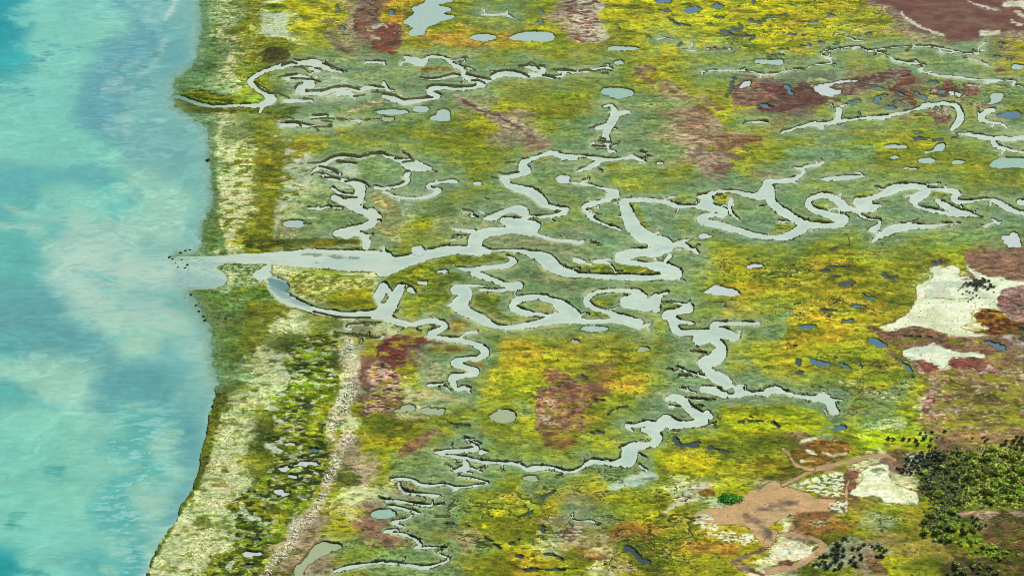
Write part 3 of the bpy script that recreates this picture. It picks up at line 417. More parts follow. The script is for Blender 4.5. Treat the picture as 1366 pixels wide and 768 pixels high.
def sstep(a, b, x):
    t = np.clip((x - a) / (b - a), 0, 1); return t * t * (3 - 2 * t)
# ---------------------------------------------------------------- the survey grid (finer where the camera looks)
STEP = 0.72
us = np.concatenate([np.linspace(-2600, -380, 30), np.linspace(-340, -30, 70), np.arange(-24, 1390, STEP), np.linspace(1396, 1706, 70), np.linspace(1746, 3966, 30)])
vs = np.concatenate([-np.geomspace(960, 130, 40), np.linspace(-125, -16, 40), np.arange(-14, 784, STEP), np.linspace(788, 900, 40), np.linspace(910, 1300, 20)])
U, V = np.meshgrid(us, vs); U = U.astype(np.float32); V = V.astype(np.float32)
X, Y = ground(U, V); X = X.astype(np.float32); Y = Y.astype(np.float32)
NV, NU = U.shape
def box(x0, y0, x1, y1):
    return (slice(np.searchsorted(vs, y0), np.searchsorted(vs, y1, 'right')), slice(np.searchsorted(us, x0), np.searchsorted(us, x1, 'right')))
def cap_sdf(line, pad):
    """signed distance to a variable-width stroke; yields (slice, d) pieces"""
    segs = list(zip(line[:-1], line[1:])) if len(line) > 1 else [(line[0], line[0])]
    for (x0, y0, r0), (x1, y1, r1) in segs:
        r0 = max(r0, 1.0); r1 = max(r1, .8)
        R = max(r0, r1) + pad
        sl = box(min(x0, x1) - R, min(y0, y1) - R, max(x0, x1) + R, max(y0, y1) + R)
        u, v = U[sl], V[sl]
        if u.size == 0: continue
        dx, dy = x1 - x0, y1 - y0; L = dx * dx + dy * dy
        t = np.clip(((u - x0) * dx + (v - y0) * dy) / L, 0, 1) if L > 0 else np.zeros_like(u)
        yield sl, np.hypot(u - x0 - t * dx, v - y0 - t * dy) - (r0 + (r1 - r0) * t)
def poly_sdf(pts, pad):
    xs = [p[0] for p in pts]; ys = [p[1] for p in pts]
    sl = box(min(xs) - pad, min(ys) - pad, max(xs) + pad, max(ys) + pad)
    u, v = U[sl], V[sl]
    d = np.full(u.shape, 1e9, np.float32); ins = np.zeros(u.shape, bool)
    for (x0, y0), (x1, y1) in zip(pts, pts[1:] + pts[:1]):
        dx, dy = x1 - x0, y1 - y0; L = dx * dx + dy * dy + 1e-9
        t = np.clip(((u - x0) * dx + (v - y0) * dy) / L, 0, 1)
        d = np.minimum(d, np.hypot(u - x0 - t * dx, v - y0 - t * dy))
        if y0 != y1:
            c = (v >= min(y0, y1)) & (v < max(y0, y1)); ins ^= c & (u < x0 + (v - y0) / (dy if dy else 1e-9) * dx)
    return sl, np.where(ins, -d, d)
FAR = 60.0
# domain-warp fields
wn1 = fbm(X, Y, 22, 4, 1); wn2 = fbm(X, Y, 22, 4, 5); wf1 = fbm(X, Y, 2.4, 2, 9); wf2 = fbm(X, Y, 2.4, 2, 13)
n_fine = fbm(X, Y, .62, 2, 21, 1.2); n_mid = fbm(X, Y, 2.6, 4, 25, 1.7); n_big = fbm(X, Y, 13, 5, 31, 1.9); n_huge = fbm(X, Y, 50, 3, 35); n_clump = fbm(X, Y, 1.2, 2, 39, 1.4)
# traced points become smooth curves
def curve(pts, n, closed=False):
    P = [tuple(p) for p in pts]
    if len(P) < 3: return P
    out = []; m = len(P)
    for i in range(m if closed else m - 1):
        if closed: a, b, c, d = P[i - 1], P[i], P[(i + 1) % m], P[(i + 2) % m]
        else: a, b, c, d = P[max(i - 1, 0)], P[i], P[i + 1], P[min(i + 2, m - 1)]
        for k in range(n):
            t = k / n
            out.append(tuple(.5 * (2 * q + (r - p) * t + (2 * p - 5 * q + 4 * r - e) * t * t + (3 * q - p - 3 * r + e) * t ** 3) for p, q, r, e in zip(a, b, c, d)))
    return out if closed else out + [P[-1]]
# creeks
dc = np.full(U.shape, FAR, np.float32)
RILLS = []
for l in CREEKS:
    for (x0, y0, r0), (x1, y1, r1) in zip(l[:-1], l[1:]):
        if min(x0, x1) < 400 or random.random() > .4: continue
        t = random.random(); n = math.atan2(y1 - y0, x1 - x0) + random.choice((-1, 1)) * math.pi / 2 + random.uniform(-.9, .9)
        px, py, rr = x0 + (x1 - x0) * t, y0 + (y1 - y0) * t, r0 + (r1 - r0) * t
        px += math.cos(n) * rr * .7; py += math.sin(n) * rr * .7; w_ = random.uniform(.8, 1.4); br = [(px, py, w_)]
        for k in range(random.randint(2, 6)):
            n += random.uniform(-.9, .9); px += math.cos(n) * random.uniform(2, 4.5); py += math.sin(n) * random.uniform(1, 2.2); w_ *= .8; br.append((px, py, w_))
        RILLS.append(br)
CREEKS = [curve(l, 3) for l in CREEKS + RILLS]
for l in CREEKS:
    for sl, d in cap_sdf(l, 42): dc[sl] = np.minimum(dc[sl], d)
for p in ISLANDS:
    sl, d = poly_sdf(curve(p, 3, True), 3); dc[sl] = np.maximum(dc[sl], -d)
halo = dc.copy()
dc = dc + .45 * wf1 + .35 * n_clump + .25 * n_fine + .3
# lagoon
SHORE = [(262,-14),(266,15),(267,25),(266,40),(263,62),(258,80),(248,90),(233,103),(229,120),(228,135),(240,150),(256,163),(273,175),(277,192),(280,242),(281,267),(273,284),(268,305),(262,326),(252,332),(236,335),(222,340),(223,345),(234,349),(244,352),(245,372),(252,395),(263,411),(273,429),(281,446),(282,484),(287,516),(285,534),(278,556),(276,576),(268,606),(258,648),(240,676),(235,696),(217,718),(205,738),(196,768),(186,800)]
SHORE = curve([(a - (5 if b < 505 and not 325 < b < 360 else 0), b) for a, b in SHORE], 3)
lag = [(-2700, -14), (-2700, 1400), (150, 1400), (170, 860)] + SHORE[::-1] + [(250, -130), (160, -400), (-100, -1000), (-2700, -1000)]
_, _d = poly_sdf(lag, 4000); dl = np.full(U.shape, FAR, np.float32); dl[_] = _d
dl = dl + 1.6 * wf1 + 2.2 * fbm(X, Y, 7, 2, 17) * (V < 520)
# ponds
dp = np.full(U.shape, FAR, np.float32); POND_SDF = []
for kind, col, g in PONDS:
    if kind == 'poly': sl, d = poly_sdf(curve(g, 3, True), 6); pieces = [(sl, d)]
    elif kind == 'ell':
        cx, cy, rx, ry = g
        sl, d = poly_sdf([(cx + rx * math.cos(i * .2618), cy + ry * math.sin(i * .2618)) for i in range(24)], 6); pieces = [(sl, d)]
    else: pieces = list(cap_sdf(curve(g, 3), 6))
    r0 = min(s[0].start for s, _ in pieces); r1 = max(s[0].stop for s, _ in pieces); c0 = min(s[1].start for s, _ in pieces); c1 = max(s[1].stop for s, _ in pieces)
    full = np.full((r1 - r0, c1 - c0), FAR, np.float32)
    for s, d in pieces:
        q = (slice(s[0].start - r0, s[0].stop - r0), slice(s[1].start - c0, s[1].stop - c0)); full[q] = np.minimum(full[q], d)
    S = (slice(r0, r1), slice(c0, c1)); amp = .4 if col in 'ac' else (.8 if kind == 'poly' else 1.25)
    full += amp * wf1[S] + amp * .8 * n_clump[S] + .3 * n_fine[S] + (.55 if col in 'bd' else 0)
    POND_SDF.append((S, full, col)); dp[S] = np.minimum(dp[S], full)
# ---------------------------------------------------------------- land colour
def grid_colour(rows, c0, uu, vv, smooth):
    arr = np.stack([np.stack([np.asarray(PAL[ch], np.float32) for ch in r]) for r in rows])
    gx = np.clip(uu / 32.0 - .5 - c0, 0, arr.shape[1] - 1.001); gy = np.clip(vv / 32.0 - .5, 0, arr.shape[0] - 1.001)
    if not smooth: return arr[np.rint(gy).astype(int), np.rint(gx).astype(int)]
    x0 = gx.astype(int); y0 = gy.astype(int); fx = (gx - x0)[..., None]; fy = (gy - y0)[..., None]
    return (arr[y0, x0] * (1 - fx) + arr[y0, x0 + 1] * fx) * (1 - fy) + (arr[y0 + 1, x0] * (1 - fx) + arr[y0 + 1, x0 + 1] * fx) * fy
a = grid_colour(LAND, 8, U + 24 * wn1, V + 16 * wn2, True)
b = grid_colour(LAND, 8, U + 36 * wn1 + 12 * n_mid, V + 22 * wn2 + 7 * n_clump, False)
COL = a * .5 + b * .5
del a, b
# the marsh turns grey-green where the creeks flood it
hal = np.exp(-np.clip(halo + 6 * n_big + 4 * n_mid, 0, 99) / 21.0) * sstep(352, 400, U + 40 * wn1 + 14 * n_mid) * np.where(V > 700, .6, 1) * np.where((U > 560) | (V < 330), 1, .4)
hc = np.where((n_big > 0)[..., None], np.float32((122,138,104)), np.float32((120,144,118)))
COL += (hc - COL) * (.86 * np.clip(hal, 0, 1))[..., None]
BUMP = np.zeros(U.shape, np.float32); BARE = np.zeros(U.shape, np.float32)
def over(sl, m, c):
    COL[sl] += (c - COL[sl]) * m[..., None]
for kind, g, ca, cb, alpha, soft, warp, bump, scale, thr in ZONES:
    pieces = [poly_sdf(curve(g, 2, True), soft + warp * 2 + 2)] if kind == 'poly' else list(cap_sdf(curve(g, 2), soft + warp * 2 + 2))
    r0 = min(s[0].start for s, _ in pieces); r1 = max(s[0].stop for s, _ in pieces); c0 = min(s[1].start for s, _ in pieces); c1 = max(s[1].stop for s, _ in pieces)
    if r1 <= r0 or c1 <= c0: continue
    d = np.full((r1 - r0, c1 - c0), FAR, np.float32)
    for s, dd in pieces:
        q = (slice(s[0].start - r0, s[0].stop - r0), slice(s[1].start - c0, s[1].stop - c0)); d[q] = np.minimum(d[q], dd)
    sl = (slice(r0, r1), slice(c0, c1))
    d = d + warp * (.5 * n_mid[sl] + .35 * wf1[sl] + .6 * n_big[sl]) + warp * .3 * n_clump[sl]
    m = 1 - sstep(-soft, soft, d)
    nn = fbm(X[sl], Y[sl], scale, 3, 51 + len(str(g)) % 17, 1.5)
    if thr is not None: m = m * sstep(thr - .12, thr + .12, nn); c = np.broadcast_to(np.float32(ca), d.shape + (3,))
    else:
        t = sstep(-.45, .45, nn)[..., None]; c = np.float32(ca) * (1 - t) + np.float32(cb) * t
    m = m * alpha
    if ca in (SALT, TAN): over(sl, np.exp(-((d - .9) / .8) ** 2) * sstep(-.25, .25, n_mid[sl] + .5 * n_big[sl]) * .7, np.float32((66,54,28)))
    over(sl, m, c)
    BARE[sl] = BARE[sl] * (1 - m) + (m if scale >= 3.5 else 0)
    if bump: BUMP[sl] = np.maximum(BUMP[sl], m * bump * (.5 + .5 * nn))
# ---- drifts of older olive growth through the yellow, and small wet runnels between them
yel = sstep(60, 110, COL[..., 1] - COL[..., 2]) * (1 - BARE)
od = sstep(.05, .38, fbm(X, Y, 8, 4, 101, 2.0)) * yel * .75
COL += (np.float32((98,104,24)) - COL) * od[..., None]
lt = sstep(.12, .45, fbm(X, Y, 5, 4, 107, 2.0)) * yel * .5
COL += (np.float32((196,182,48)) - COL) * lt[..., None]
gd = sstep(.2, .5, fbm(X, Y, 6, 4, 131, 2.0)) * np.clip(hal, 0, 1) * .5
COL += (np.float32((96,122,76)) - COL) * gd[..., None]
gl = sstep(.22, .5, fbm(X, Y, 5, 4, 137, 2.0)) * np.clip(hal, 0, 1) * .45
COL += (np.float32((158,172,136)) - COL) * gl[..., None]
run_f = fbm(X, Y, 8, 4, 113, 1.8); RUN = np.zeros(U.shape, np.float32)
for q in ("1105,440 1215,430 1225,540 1120,560 1060,520", "940,-10 1180,-10 1200,60 1100,75 960,70", "560,660 770,650 800,768 540,768", "870,545 1060,560 1090,610 900,640", "950,310 1190,310 1180,440 960,440", "760,590 960,650 930,768 770,768", "1150,640 1366,680 1366,768 1150,768", "1010,580 1150,580 1140,620 1010,640", "450,0 560,0 560,75 450,75", "1180,100 1366,100 1366,160 1180,150"):
    sl, d = poly_sdf([tuple(float(e) for e in t.split(',')) for t in q.split()], 12)
    RUN[sl] = np.maximum(RUN[sl], 1 - sstep(-12, 8, d + 10 * n_big[sl]))
gate = sstep(-.15, .15, fbm(X, Y, 12, 2, 119, 2.0))
run_w = .02 + .02 * sstep(-.2, .5, n_mid)
rd = np.maximum(1 - sstep(run_w, run_w * 2.2, np.abs(run_f - .05)), 1 - sstep(run_w * .7, run_w * 1.8, np.abs(fbm(X, Y, 5, 4, 163, 2.0) + .12))) * RUN * gate
COL += (np.float32((52,60,34)) - COL) * (rd * .8)[..., None]
rp = (1 - sstep(.015, .05, np.abs(run_f - .17))) * RUN * gate
COL += (np.float32((204,196,140)) - COL) * (rp * .5)[..., None]
# ---- small-scale mottling: leaf clumps, dead stems, seed heads
sat_land = (1 - sstep(120, 190, COL[..., 2])) * (1 - .9 * BARE) * (1 - .6 * np.clip(hal, 0, 1))                    # vegetated ground mottles more than salt or mud
f = 1 + sat_land * (.22 * n_big + .22 * n_mid + .14 * n_clump + .09 * n_fine) + (1 - sat_land) * (.04 * n_mid + .07 * n_clump + .08 * n_fine) * (1 - .5 * BARE)
COL *= np.clip(f, .35, 1.6)[..., None]
hue = -.03 + (.03 * n_mid + .06 * fbm(X, Y, 6, 3, 61, 2.2) * sat_land)
COL[..., 0] *= 1 + hue; COL[..., 1] *= 1 - .3 * hue
dk = sstep(.42, .85, fbm(X, Y, 1.5, 3, 65, 1.8) + .25 * n_big) * sat_land * .55          # dark rush tufts
COL += (np.float32((60,70,16)) - COL) * dk[..., None]
beach = ((U > 255) & (U < 430)).astype(np.float32) * sstep(150, 120, COL[..., 0] * 0 + 130)
st = sstep(.12, .5, fbm(X, Y, .8, 2, 71)) * sstep(400, 320, U) * .35
COL += (np.float32((88,106,52)) - COL) * st[..., None]
wl_off = np.where(V < 515, 6.5, 0)
shz = np.exp(-np.clip(dl - wl_off + 3 * n_mid, 0, 99) / np.where(V > 385, 10.0, 5.0)) * (V < 525) * .8                # wet algal flats at the lagoon margin
COL += (np.float32((128,160,138)) - COL) * shz[..., None]
# ---- creek fringe and bank mud
fr = np.exp(-((dc - 1.1) / 1.0) ** 2) * sstep(-.15, .35, n_mid + .3 * n_clump + .1)
fr2 = np.exp(-((dp - 1.0) / .9) ** 2) * .6
edge = np.maximum(fr * .75 * (1 - .8 * sstep(0, .4, fbm(X, Y, 9, 3, 141) + .25 * n_mid)), fr2 * .7) * np.where((U < 380) & (V > 330) & (V < 400), .25, 1) * (U > 300)
COL += (np.float32((62,72,20)) - COL) * edge[..., None]
dw = np.minimum(dc, dp)
wm = (1 - sstep(.8, 4.2, dc + 1.0 * n_clump + 1.2 * n_mid)) * .55 * (U > 360) * (1 - .7 * fr)
COL += (np.float32((150,162,132)) - COL) * wm[..., None]
flat_ = (1 - sstep(340, 400, U)) * sstep(325, 345, V) * (1 - sstep(395, 420, V))
slope_n = (1 - .8 * (V > 590)) * np.maximum(flat_, 0) + (1 - .8 * (V > 590)) * (1 - flat_) * sstep(.12, .5, fbm(X, Y, 9, 3, 141) + .25 * n_mid)                                      # slumped stretches of bank
pm = slope_n * (1 - sstep(1.5, 5.5, dc + 1.2 * n_clump)) * .75 * (U > 360)
COL += (np.float32((164,172,142)) - COL) * pm[..., None]
mud = (1 - sstep(.1, .9, dw)) * (1 - .75 * slope_n)
COL += (np.float32((66,68,42)) - COL) * (mud * (dw > -3))[..., None]
pl = np.exp(-((dc - 4.0) / 2.2) ** 2) * sstep(.2, .7, wn1 + .4 * n_mid) * (U > 500) * .45              # pale levee crests
COL += (np.float32((190,186,120)) - COL) * pl[..., None]
dr = np.full(U.shape, FAR, np.float32)
for l in RIDGES:
    for sl, d in cap_sdf(curve(l, 3), 4): dr[sl] = np.minimum(dr[sl], d)
dr += .3 * n_clump + .25 * wf1
rm = (1 - sstep(-.2, .8, dr)) * .85
COL += (np.float32((62,68,34)) - COL) * rm[..., None]
# ---------------------------------------------------------------- land height
top = .44 + .12 * n_big + .10 * n_mid * (.4 + sat_land) + .10 * n_clump * sat_land + .05 * n_fine * sat_land + BUMP * 1.0 + .28 * edge * (.6 + n_clump) + dk * .3
top = np.maximum(top - .3 * rd, .2)
Z = top
for dd, lo, hi, bed in ((dc, -.5, .6 + 3.5 * slope_n, -.3 + .24 * slope_n), (dp, -.6, .7 + 1.5 * slope_n, -.3)):
    Z = np.minimum(Z, bed + (top - bed) * np.where(dd < lo, 0, sstep(0, 1, (dd - lo) / (hi - lo))))
wl = np.where(V < 515, 16.0, 3.0)
Z = np.minimum(Z, -.5 + (top + .5) * sstep(0, 1, (dl + 1.5) / wl))
Z = np.maximum(Z, -.4 + .7 * (1 - sstep(0, 1.4, dr))).astype(np.float32)
# ---------------------------------------------------------------- object helpers
sc = bpy.context.scene; C = sc.collection
def tag(o, label=None, cat=None, group=None, kind=None):
    if label: o['label'] = label
    if cat: o['category'] = cat
    if group: o['group'] = group
    if kind: o['kind'] = kind
    return o
def grid_faces(nv, nu, keep=None):
    i = np.arange(nv * nu, dtype=np.int32).reshape(nv, nu)
    q = np.stack([i[1:, :-1], i[1:, 1:], i[:-1, 1:], i[:-1, :-1]], -1).reshape(-1, 4)
    return q if keep is None else q[keep.reshape(-1)]
def mesh_np(name, co, quads, mat, col=None, smooth=True, n=4):
    used = np.unique(quads); re = np.full(len(co), -1, np.int32); re[used] = np.arange(len(used), dtype=np.int32)
    co = co[used]; quads = re[quads]
    me = bpy.data.meshes.new(name); me.vertices.add(len(co)); me.vertices.foreach_set('co', co.astype(np.float32).ravel())
    me.loops.add(quads.size); me.loops.foreach_set('vertex_index', quads.ravel().astype(np.int32))
    me.polygons.add(len(quads)); me.polygons.foreach_set('loop_start', np.arange(0, quads.size, n, dtype=np.int32))
    if col is not None:
        at = me.attributes.new('Col', 'FLOAT_COLOR', 'POINT')
        c4 = np.ones((len(co), 4), np.float32); c4[:, :3] = col[used]; at.data.foreach_set('color', c4.ravel())
    me.materials.append(mat); me.update(calc_edges=True); me.validate()
    if smooth: me.polygons.foreach_set('use_smooth', np.ones(len(me.polygons), bool))
    o = bpy.data.objects.new(name, me); C.objects.link(o); return o
def material(name, rough, spec, colour=None, attr=False, noise=0.0, nscale=1.0, bump=0.0, bscale=1.0, bdist=.1, stretch=1.0):
    m = bpy.data.materials.new(name); m.use_nodes = True; nt = m.node_tree; N = nt.nodes; P = N['Principled BSDF']
    P.inputs['Roughness'].default_value = rough; P.inputs['Specular IOR Level'].default_value = spec
    tc = N.new('ShaderNodeTexCoord')
    if attr:
        a = N.new('ShaderNodeAttribute'); a.attribute_name = 'Col'; src = a.outputs['Color']
    else:
        a = N.new('ShaderNodeRGB'); a.outputs[0].default_value = (*[float(x) for x in colour], 1); src = a.outputs[0]
    mp = N.new('ShaderNodeMapping'); mp.inputs['Scale'].default_value = (1 / stretch, 1, 1); nt.links.new(tc.outputs['Object'], mp.inputs['Vector'])
    if noise:
        t = N.new('ShaderNodeTexNoise'); t.inputs['Scale'].default_value = nscale; t.inputs['Detail'].default_value = 4
        nt.links.new(mp.outputs[0], t.inputs['Vector'])
        r = N.new('ShaderNodeMapRange'); r.inputs['From Min'].default_value = .25; r.inputs['From Max'].default_value = .75
        r.inputs['To Min'].default_value = 1 - noise; r.inputs['To Max'].default_value = 1 + noise
        nt.links.new(t.outputs['Fac'], r.inputs['Value'])
        v = N.new('ShaderNodeVectorMath'); v.operation = 'SCALE'; nt.links.new(src, v.inputs[0]); nt.links.new(r.outputs[0], v.inputs['Scale']); src = v.outputs[0]
    nt.links.new(src, P.inputs['Base Color'])
    if bump:
        t = N.new('ShaderNodeTexNoise'); t.inputs['Scale'].default_value = bscale; t.inputs['Detail'].default_value = 3
        nt.links.new(mp.outputs[0], t.inputs['Vector'])
        bn = N.new('ShaderNodeBump'); bn.inputs['Strength'].default_value = bump; bn.inputs['Distance'].default_value = bdist
        nt.links.new(t.outputs['Fac'], bn.inputs['Height']); nt.links.new(bn.outputs[0], P.inputs['Normal'])
    return m
# ---------------------------------------------------------------- ground sheet
M_ground = material('marsh_ground', .95, .1, attr=True, noise=.10, nscale=2.2, bump=.3, bscale=2.6, bdist=.2, stretch=1.5)
lum_ = COL.mean(-1, keepdims=True); gy_ = sstep(.84, 1.0, COL[..., 1] / (COL[..., 0] + 1)); COL += (COL - lum_) * (.14 * gy_ - .04)[..., None]; COL = np.clip(COL, 3, 250); COL[..., 2] *= 1 - .1 * gy_; COL[..., 0] *= .95 + .02 * gy_; COL[..., 1] *= .965; ALB = np.clip(lin(COL) * 1.1 / K, .004, .8)
co = np.stack([X.ravel(), Y.ravel(), Z.ravel()], 1)
keep = np.minimum(np.minimum(dl, dc), 99)[:-1, :-1] > -40
g = mesh_np('ground', co, grid_faces(NV, NU), M_ground, ALB.reshape(-1, 3)); tag(g, kind='structure')
# ---------------------------------------------------------------- tidal water: lagoon and creeks share one level
sea_rows = [r for r in SEA]
_sx, _sy = X + 26 * wn1 + 10 * n_big, Y + 26 * wn2
streak = fbm(_sx, _sy, 5, 3, 81, 3.2); ripple = fbm(X, Y, 1.6, 3, 91, 3.2); streak2 = fbm(_sx, _sy, 14, 4, 85, 2.2)
w_s = grid_colour(sea_rows, 0, U + 16 * wn1 + 10 * streak2, V + 12 * wn2 + 4 * streak, True)
w_h = grid_colour(sea_rows, 0, U + 22 * wn1 + 14 * streak2 + 9 * streak, V + 12 * wn2 + 6 * streak, False)
WC = w_s * .85 + w_h * .15
del w_s, w_h
def wpoly(sx, sy, c, s, alpha=.9, soft=3, warp=6):
    soft = soft * 2.6; alpha = alpha * .85
    for l in _pts(s, sx, sy):
        sl, d = poly_sdf([(p, q) for p, q, r in l], soft + 2 * warp); d = d + warp * (.8 * streak[sl] + .6 * streak2[sl] + .5 * ripple[sl])
        m = (1 - sstep(-soft, soft, d)) * alpha; WC[sl] += (np.float32(c) - WC[sl]) * m[..., None]
def wline(sx, sy, c, s, alpha=.85, soft=1.5, warp=2.5):
    if sx < 10: soft = soft * 1.8 + .6; warp = warp * 1.6; alpha = alpha * .85
    for l in _pts(s, sx, sy):
        pieces = list(cap_sdf(l, soft + 2 * warp)); acc = {}
        r0 = min(s_[0].start for s_, _ in pieces); r1 = max(s_[0].stop for s_, _ in pieces); c0 = min(s_[1].start for s_, _ in pieces); c1 = max(s_[1].stop for s_, _ in pieces)
        d = np.full((r1 - r0, c1 - c0), FAR, np.float32)
        for s_, dd in pieces:
            q = (slice(s_[0].start - r0, s_[0].stop - r0), slice(s_[1].start - c0, s_[1].stop - c0)); d[q] = np.minimum(d[q], dd)
        sl = (slice(r0, r1), slice(c0, c1)); d = d + warp * (.8 * streak[sl] + .9 * ripple[sl])
        m = (1 - sstep(-soft, soft, d)) * alpha; WC[sl] += (np.float32(c) - WC[sl]) * m[..., None]
wpoly(0, 0, PAL['T'], "110,60 330,30 500,60 680,110 690,160 640,200 530,220 510,330 420,380 400,480 400,600 440,680 520,740 560,780 300,880 0,880 -100,400 60,390 160,300 150,150", .6, 10, 8)
wpoly(0, 0, (112,184,188), "330,20 500,10 640,30 700,110 560,60 420,60", .6, 8, 6)
wpoly(0, 0, (138,200,176), "500,100 660,110 690,160 620,210 520,190", .7, 8, 6)
wpoly(0, 0, (102,164,178), "530,225 720,170 880,130 840,220 780,330 640,400 560,460 640,620 560,740 480,700 410,630 420,520 430,400 520,330", .75, 5, 7)
wpoly(0, 0, (24,150,158), "-400,-20 60,-20 20,60 40,110 20,170 30,240 -10,330 0,380 -400,420", .85, 7, 8)
wpoly(0, 0, (60,186,184), "20,260 120,280 150,320 60,390 -60,400 -60,300", .8, 8, 6)
wline(0, 0, (84,160,172), "180,230,16 230,232,8;260,242,18 315,245,10;230,288,20 290,290,14;170,325,16 220,330,12;120,378,18 190,380,10;60,375,10 150,345,8;330,270,10 430,268,6;40,80,14 120,85,10;0,420,30 100,440,14;0,480,30 120,490,14 180,500,8", .7, 2, 3)
wline(0, 0, PAL['W'], "885,95,18 915,50,26 940,-10,30", .9, 2.5, 2.5)
wline(0, 0, PAL['W'], "885,205,14 865,255,14 835,310,16 805,370,14 740,402,8;780,100,26 830,115,20;670,360,12 740,330,10;620,640,10 690,635,16;570,690,10 680,700,16;560,480,10 700,470,14;580,440,20 640,430,14", .6, 3, 4)
wline(0, 0, (98,134,130), "810,300,20 845,295,18;775,358,14 805,355,12;880,-5,26 895,15,10", .8, 1.5, 2.5)
wpoly(0, 192, (100,174,184), "-300,100 60,110 150,130 170,190 270,140 420,105 560,110 600,210 480,230 360,205 240,210 180,250 60,290 -300,250", .75, 4, 6)
wpoly(0, 192, (146,206,188), "220,240 380,205 480,235 640,260 660,290 480,340 340,370 380,310 230,290", .8, 4, 5)
wpoly(0, 192, (160,208,186), "700,150 820,150 940,220 1024,260 1080,320 1040,360 800,380 640,370 820,310 840,250 720,200", .75, 6, 5)
wpoly(0, 192, (182,214,204), "330,490 480,470 660,480 700,520 560,580 420,650 380,700 500,768 540,830 620,880 860,900 860,960 520,960 380,870 340,780 240,700 280,600", .75, 8, 6)
wline(0, 192, (172,208,192), "30,330,10 100,360,16 200,385,16 300,400,14 450,430,12 700,450,14 960,470,14;520,640,12 700,580,12 850,530,14 960,490,14;460,665,20 600,690,18 750,695,18 900,690,14;700,690,10 800,735,12 950,700,12;0,440,20 200,450,20;-40,440,14 220,455,18", .75, 2.5, 3)
wline(0, 192, (112,162,168), "400,650,14 520,620,8 700,570,8 800,540,6;390,670,20 460,690,14;720,720,8 780,760,10", .7, 2, 2.5)
wpoly(0, 384, (156,206,186), "-300,400 60,430 240,450 380,470 480,540 560,580 420,640 330,640 220,590 100,540 40,490 -300,480", .8, 4, 5)
wpoly(0, 384, (88,170,176), "-300,490 40,495 110,545 260,610 380,650 240,655 100,620 0,570 -300,560", .7, 4, 4)
wpoly(0, 384, (176,210,186), "640,310 740,290 860,320 820,350 660,345;520,160 640,150 690,190 620,220 520,200", .7, 4, 4)
wpoly(0, 384, (128,204,184), "-300,620 0,590 200,640 380,660 420,768 480,900 440,1000 520,1100 400,1250 0,1350 -300,1350", .5, 10, 8)
wline(0, 384, (172,216,190), "640,630,12 760,615,14 820,610,8;740,655,16 860,650,20;870,730,18 950,720,12;640,690,8 700,680,12;840,755,14 960,765,10", .7, 1.5, 2.5)
wline(0, 576, (170,214,186), "860,5,14 940,30,20 990,50,10;800,80,24 890,75,12;840,120,24 890,125,10;640,200,14 740,185,10;810,250,8 870,290,14;680,310,10 790,285,12;800,370,16 870,355,20;810,430,24 850,425,14;760,465,10 800,470,8;640,580,10 720,570,12;600,650,40 680,640,24;560,730,50 620,745,40;680,380,8 760,395,6", .7, 2, 3)
wpoly(0, 576, (84,172,176), "560,400 700,400 720,480 640,560 520,530;340,680 500,660 560,700 380,720;700,480 820,480 800,600 720,768 640,768 740,620", .5, 6, 5)
wline(0, 576, (52,156,150), "-20,740,30 120,745,26 260,760,16;0,700,16 60,690,10;60,450,14 130,440,10;40,495,12 100,500,10;250,205,6 330,205,8", .7, 3, 3)
f = 1 + .045 * ripple * (.5 + sstep(-.3, .6, streak2)) + .035 * streak + .03 * streak2 + .02 * n_mid + .05 * np.clip(streak, 0, 2) * sstep(110, 150, U) * (V < 340)
WC *= f[..., None]
for l_, a_, w_ in (([(360,352),(300,350),(250,352),(205,360),(160,358),(128,352),(116,345)], .7, 13), ([(250,345),(205,338),(160,345),(125,350)], .5, 7), ([(235,362),(190,372),(165,386),(180,402),(215,420),(250,438)], .5, 13), ([(300,356),(262,366),(232,372),(205,384)], .55, 9), ([(100,300),(120,325),(105,345),(95,365),(115,388),(150,400)], .45, 16)):
    wl_ = ' '.join('%g,%g,%g' % (a * 4, b * 4, w_ * 8) for a, b in l_); wline(0, 0, (190,214,200), wl_, a_, 7, 5)
shl = np.exp(-np.clip(-dl - 1 + 2 * streak, 0, 99) / 5.5) * .4
WC += (np.float32((172,206,194)) - WC) * shl[..., None]
wsh = np.exp(-np.clip(wl_off - dl + 3 * n_mid + 2 * streak, 0, 99) / np.where(V > 385, 9.0, 4.0)) * .8 * (1 - sstep(505, 530, V)) * (np.abs(V - 362) > 20)
WC += (np.float32((120,156,132)) - WC) * wsh[..., None]
# weed showing through the shallows at the shore
sh = np.exp(-np.clip(-dl, 0, 99) / 5.0) * sstep(-.2, .5, n_clump + .4 * n_mid) * .45 * (V < 540)
WC += (np.float32((112,150,130)) - WC) * sh[..., None]
# creek water: pale silt
cw = (sstep(-22, 2, dl + 5 * streak) * (1 - sstep(1.5, 4, np.minimum(dc, 9))) * sstep(236, 330, U + 8 * streak))[..., None]
silt = np.stack([a_ + 0 * U for a_ in (208, 222, 206)], -1) * (1 + .03 * n_big + .02 * n_mid)[..., None]
thread = sstep(-.3, .5, fbm(X, Y, 7, 3, 151) + .3 * ripple)
silt = silt * (1 + .03 * streak2 + .035 * ripple)[..., None]
silt = silt + (np.float32((184,206,196)) - silt) * (sstep(1.0, -5.5, dc) * (.35 + .55 * thread))[..., None]
silt = silt + (np.float32((176,186,160)) - silt) * (sstep(-1.4, .4, dc) * .45 * sstep(-.2, .4, n_mid))[..., None]
silt = silt + (np.float32((206,214,196)) - silt) * (sstep(620, 480, U) * sstep(-.3, .6, streak2))[..., None] * .8
WC = WC + (silt - WC) * cw
def over_w(sx, sy, c, s, alpha, soft, warp): wline(sx, sy, c, s, alpha, soft, warp)
wline(256, 192, (92,134,138), "410,725,20 440,740,56 500,760,50 540,800,24", .85, 2, 1.5)
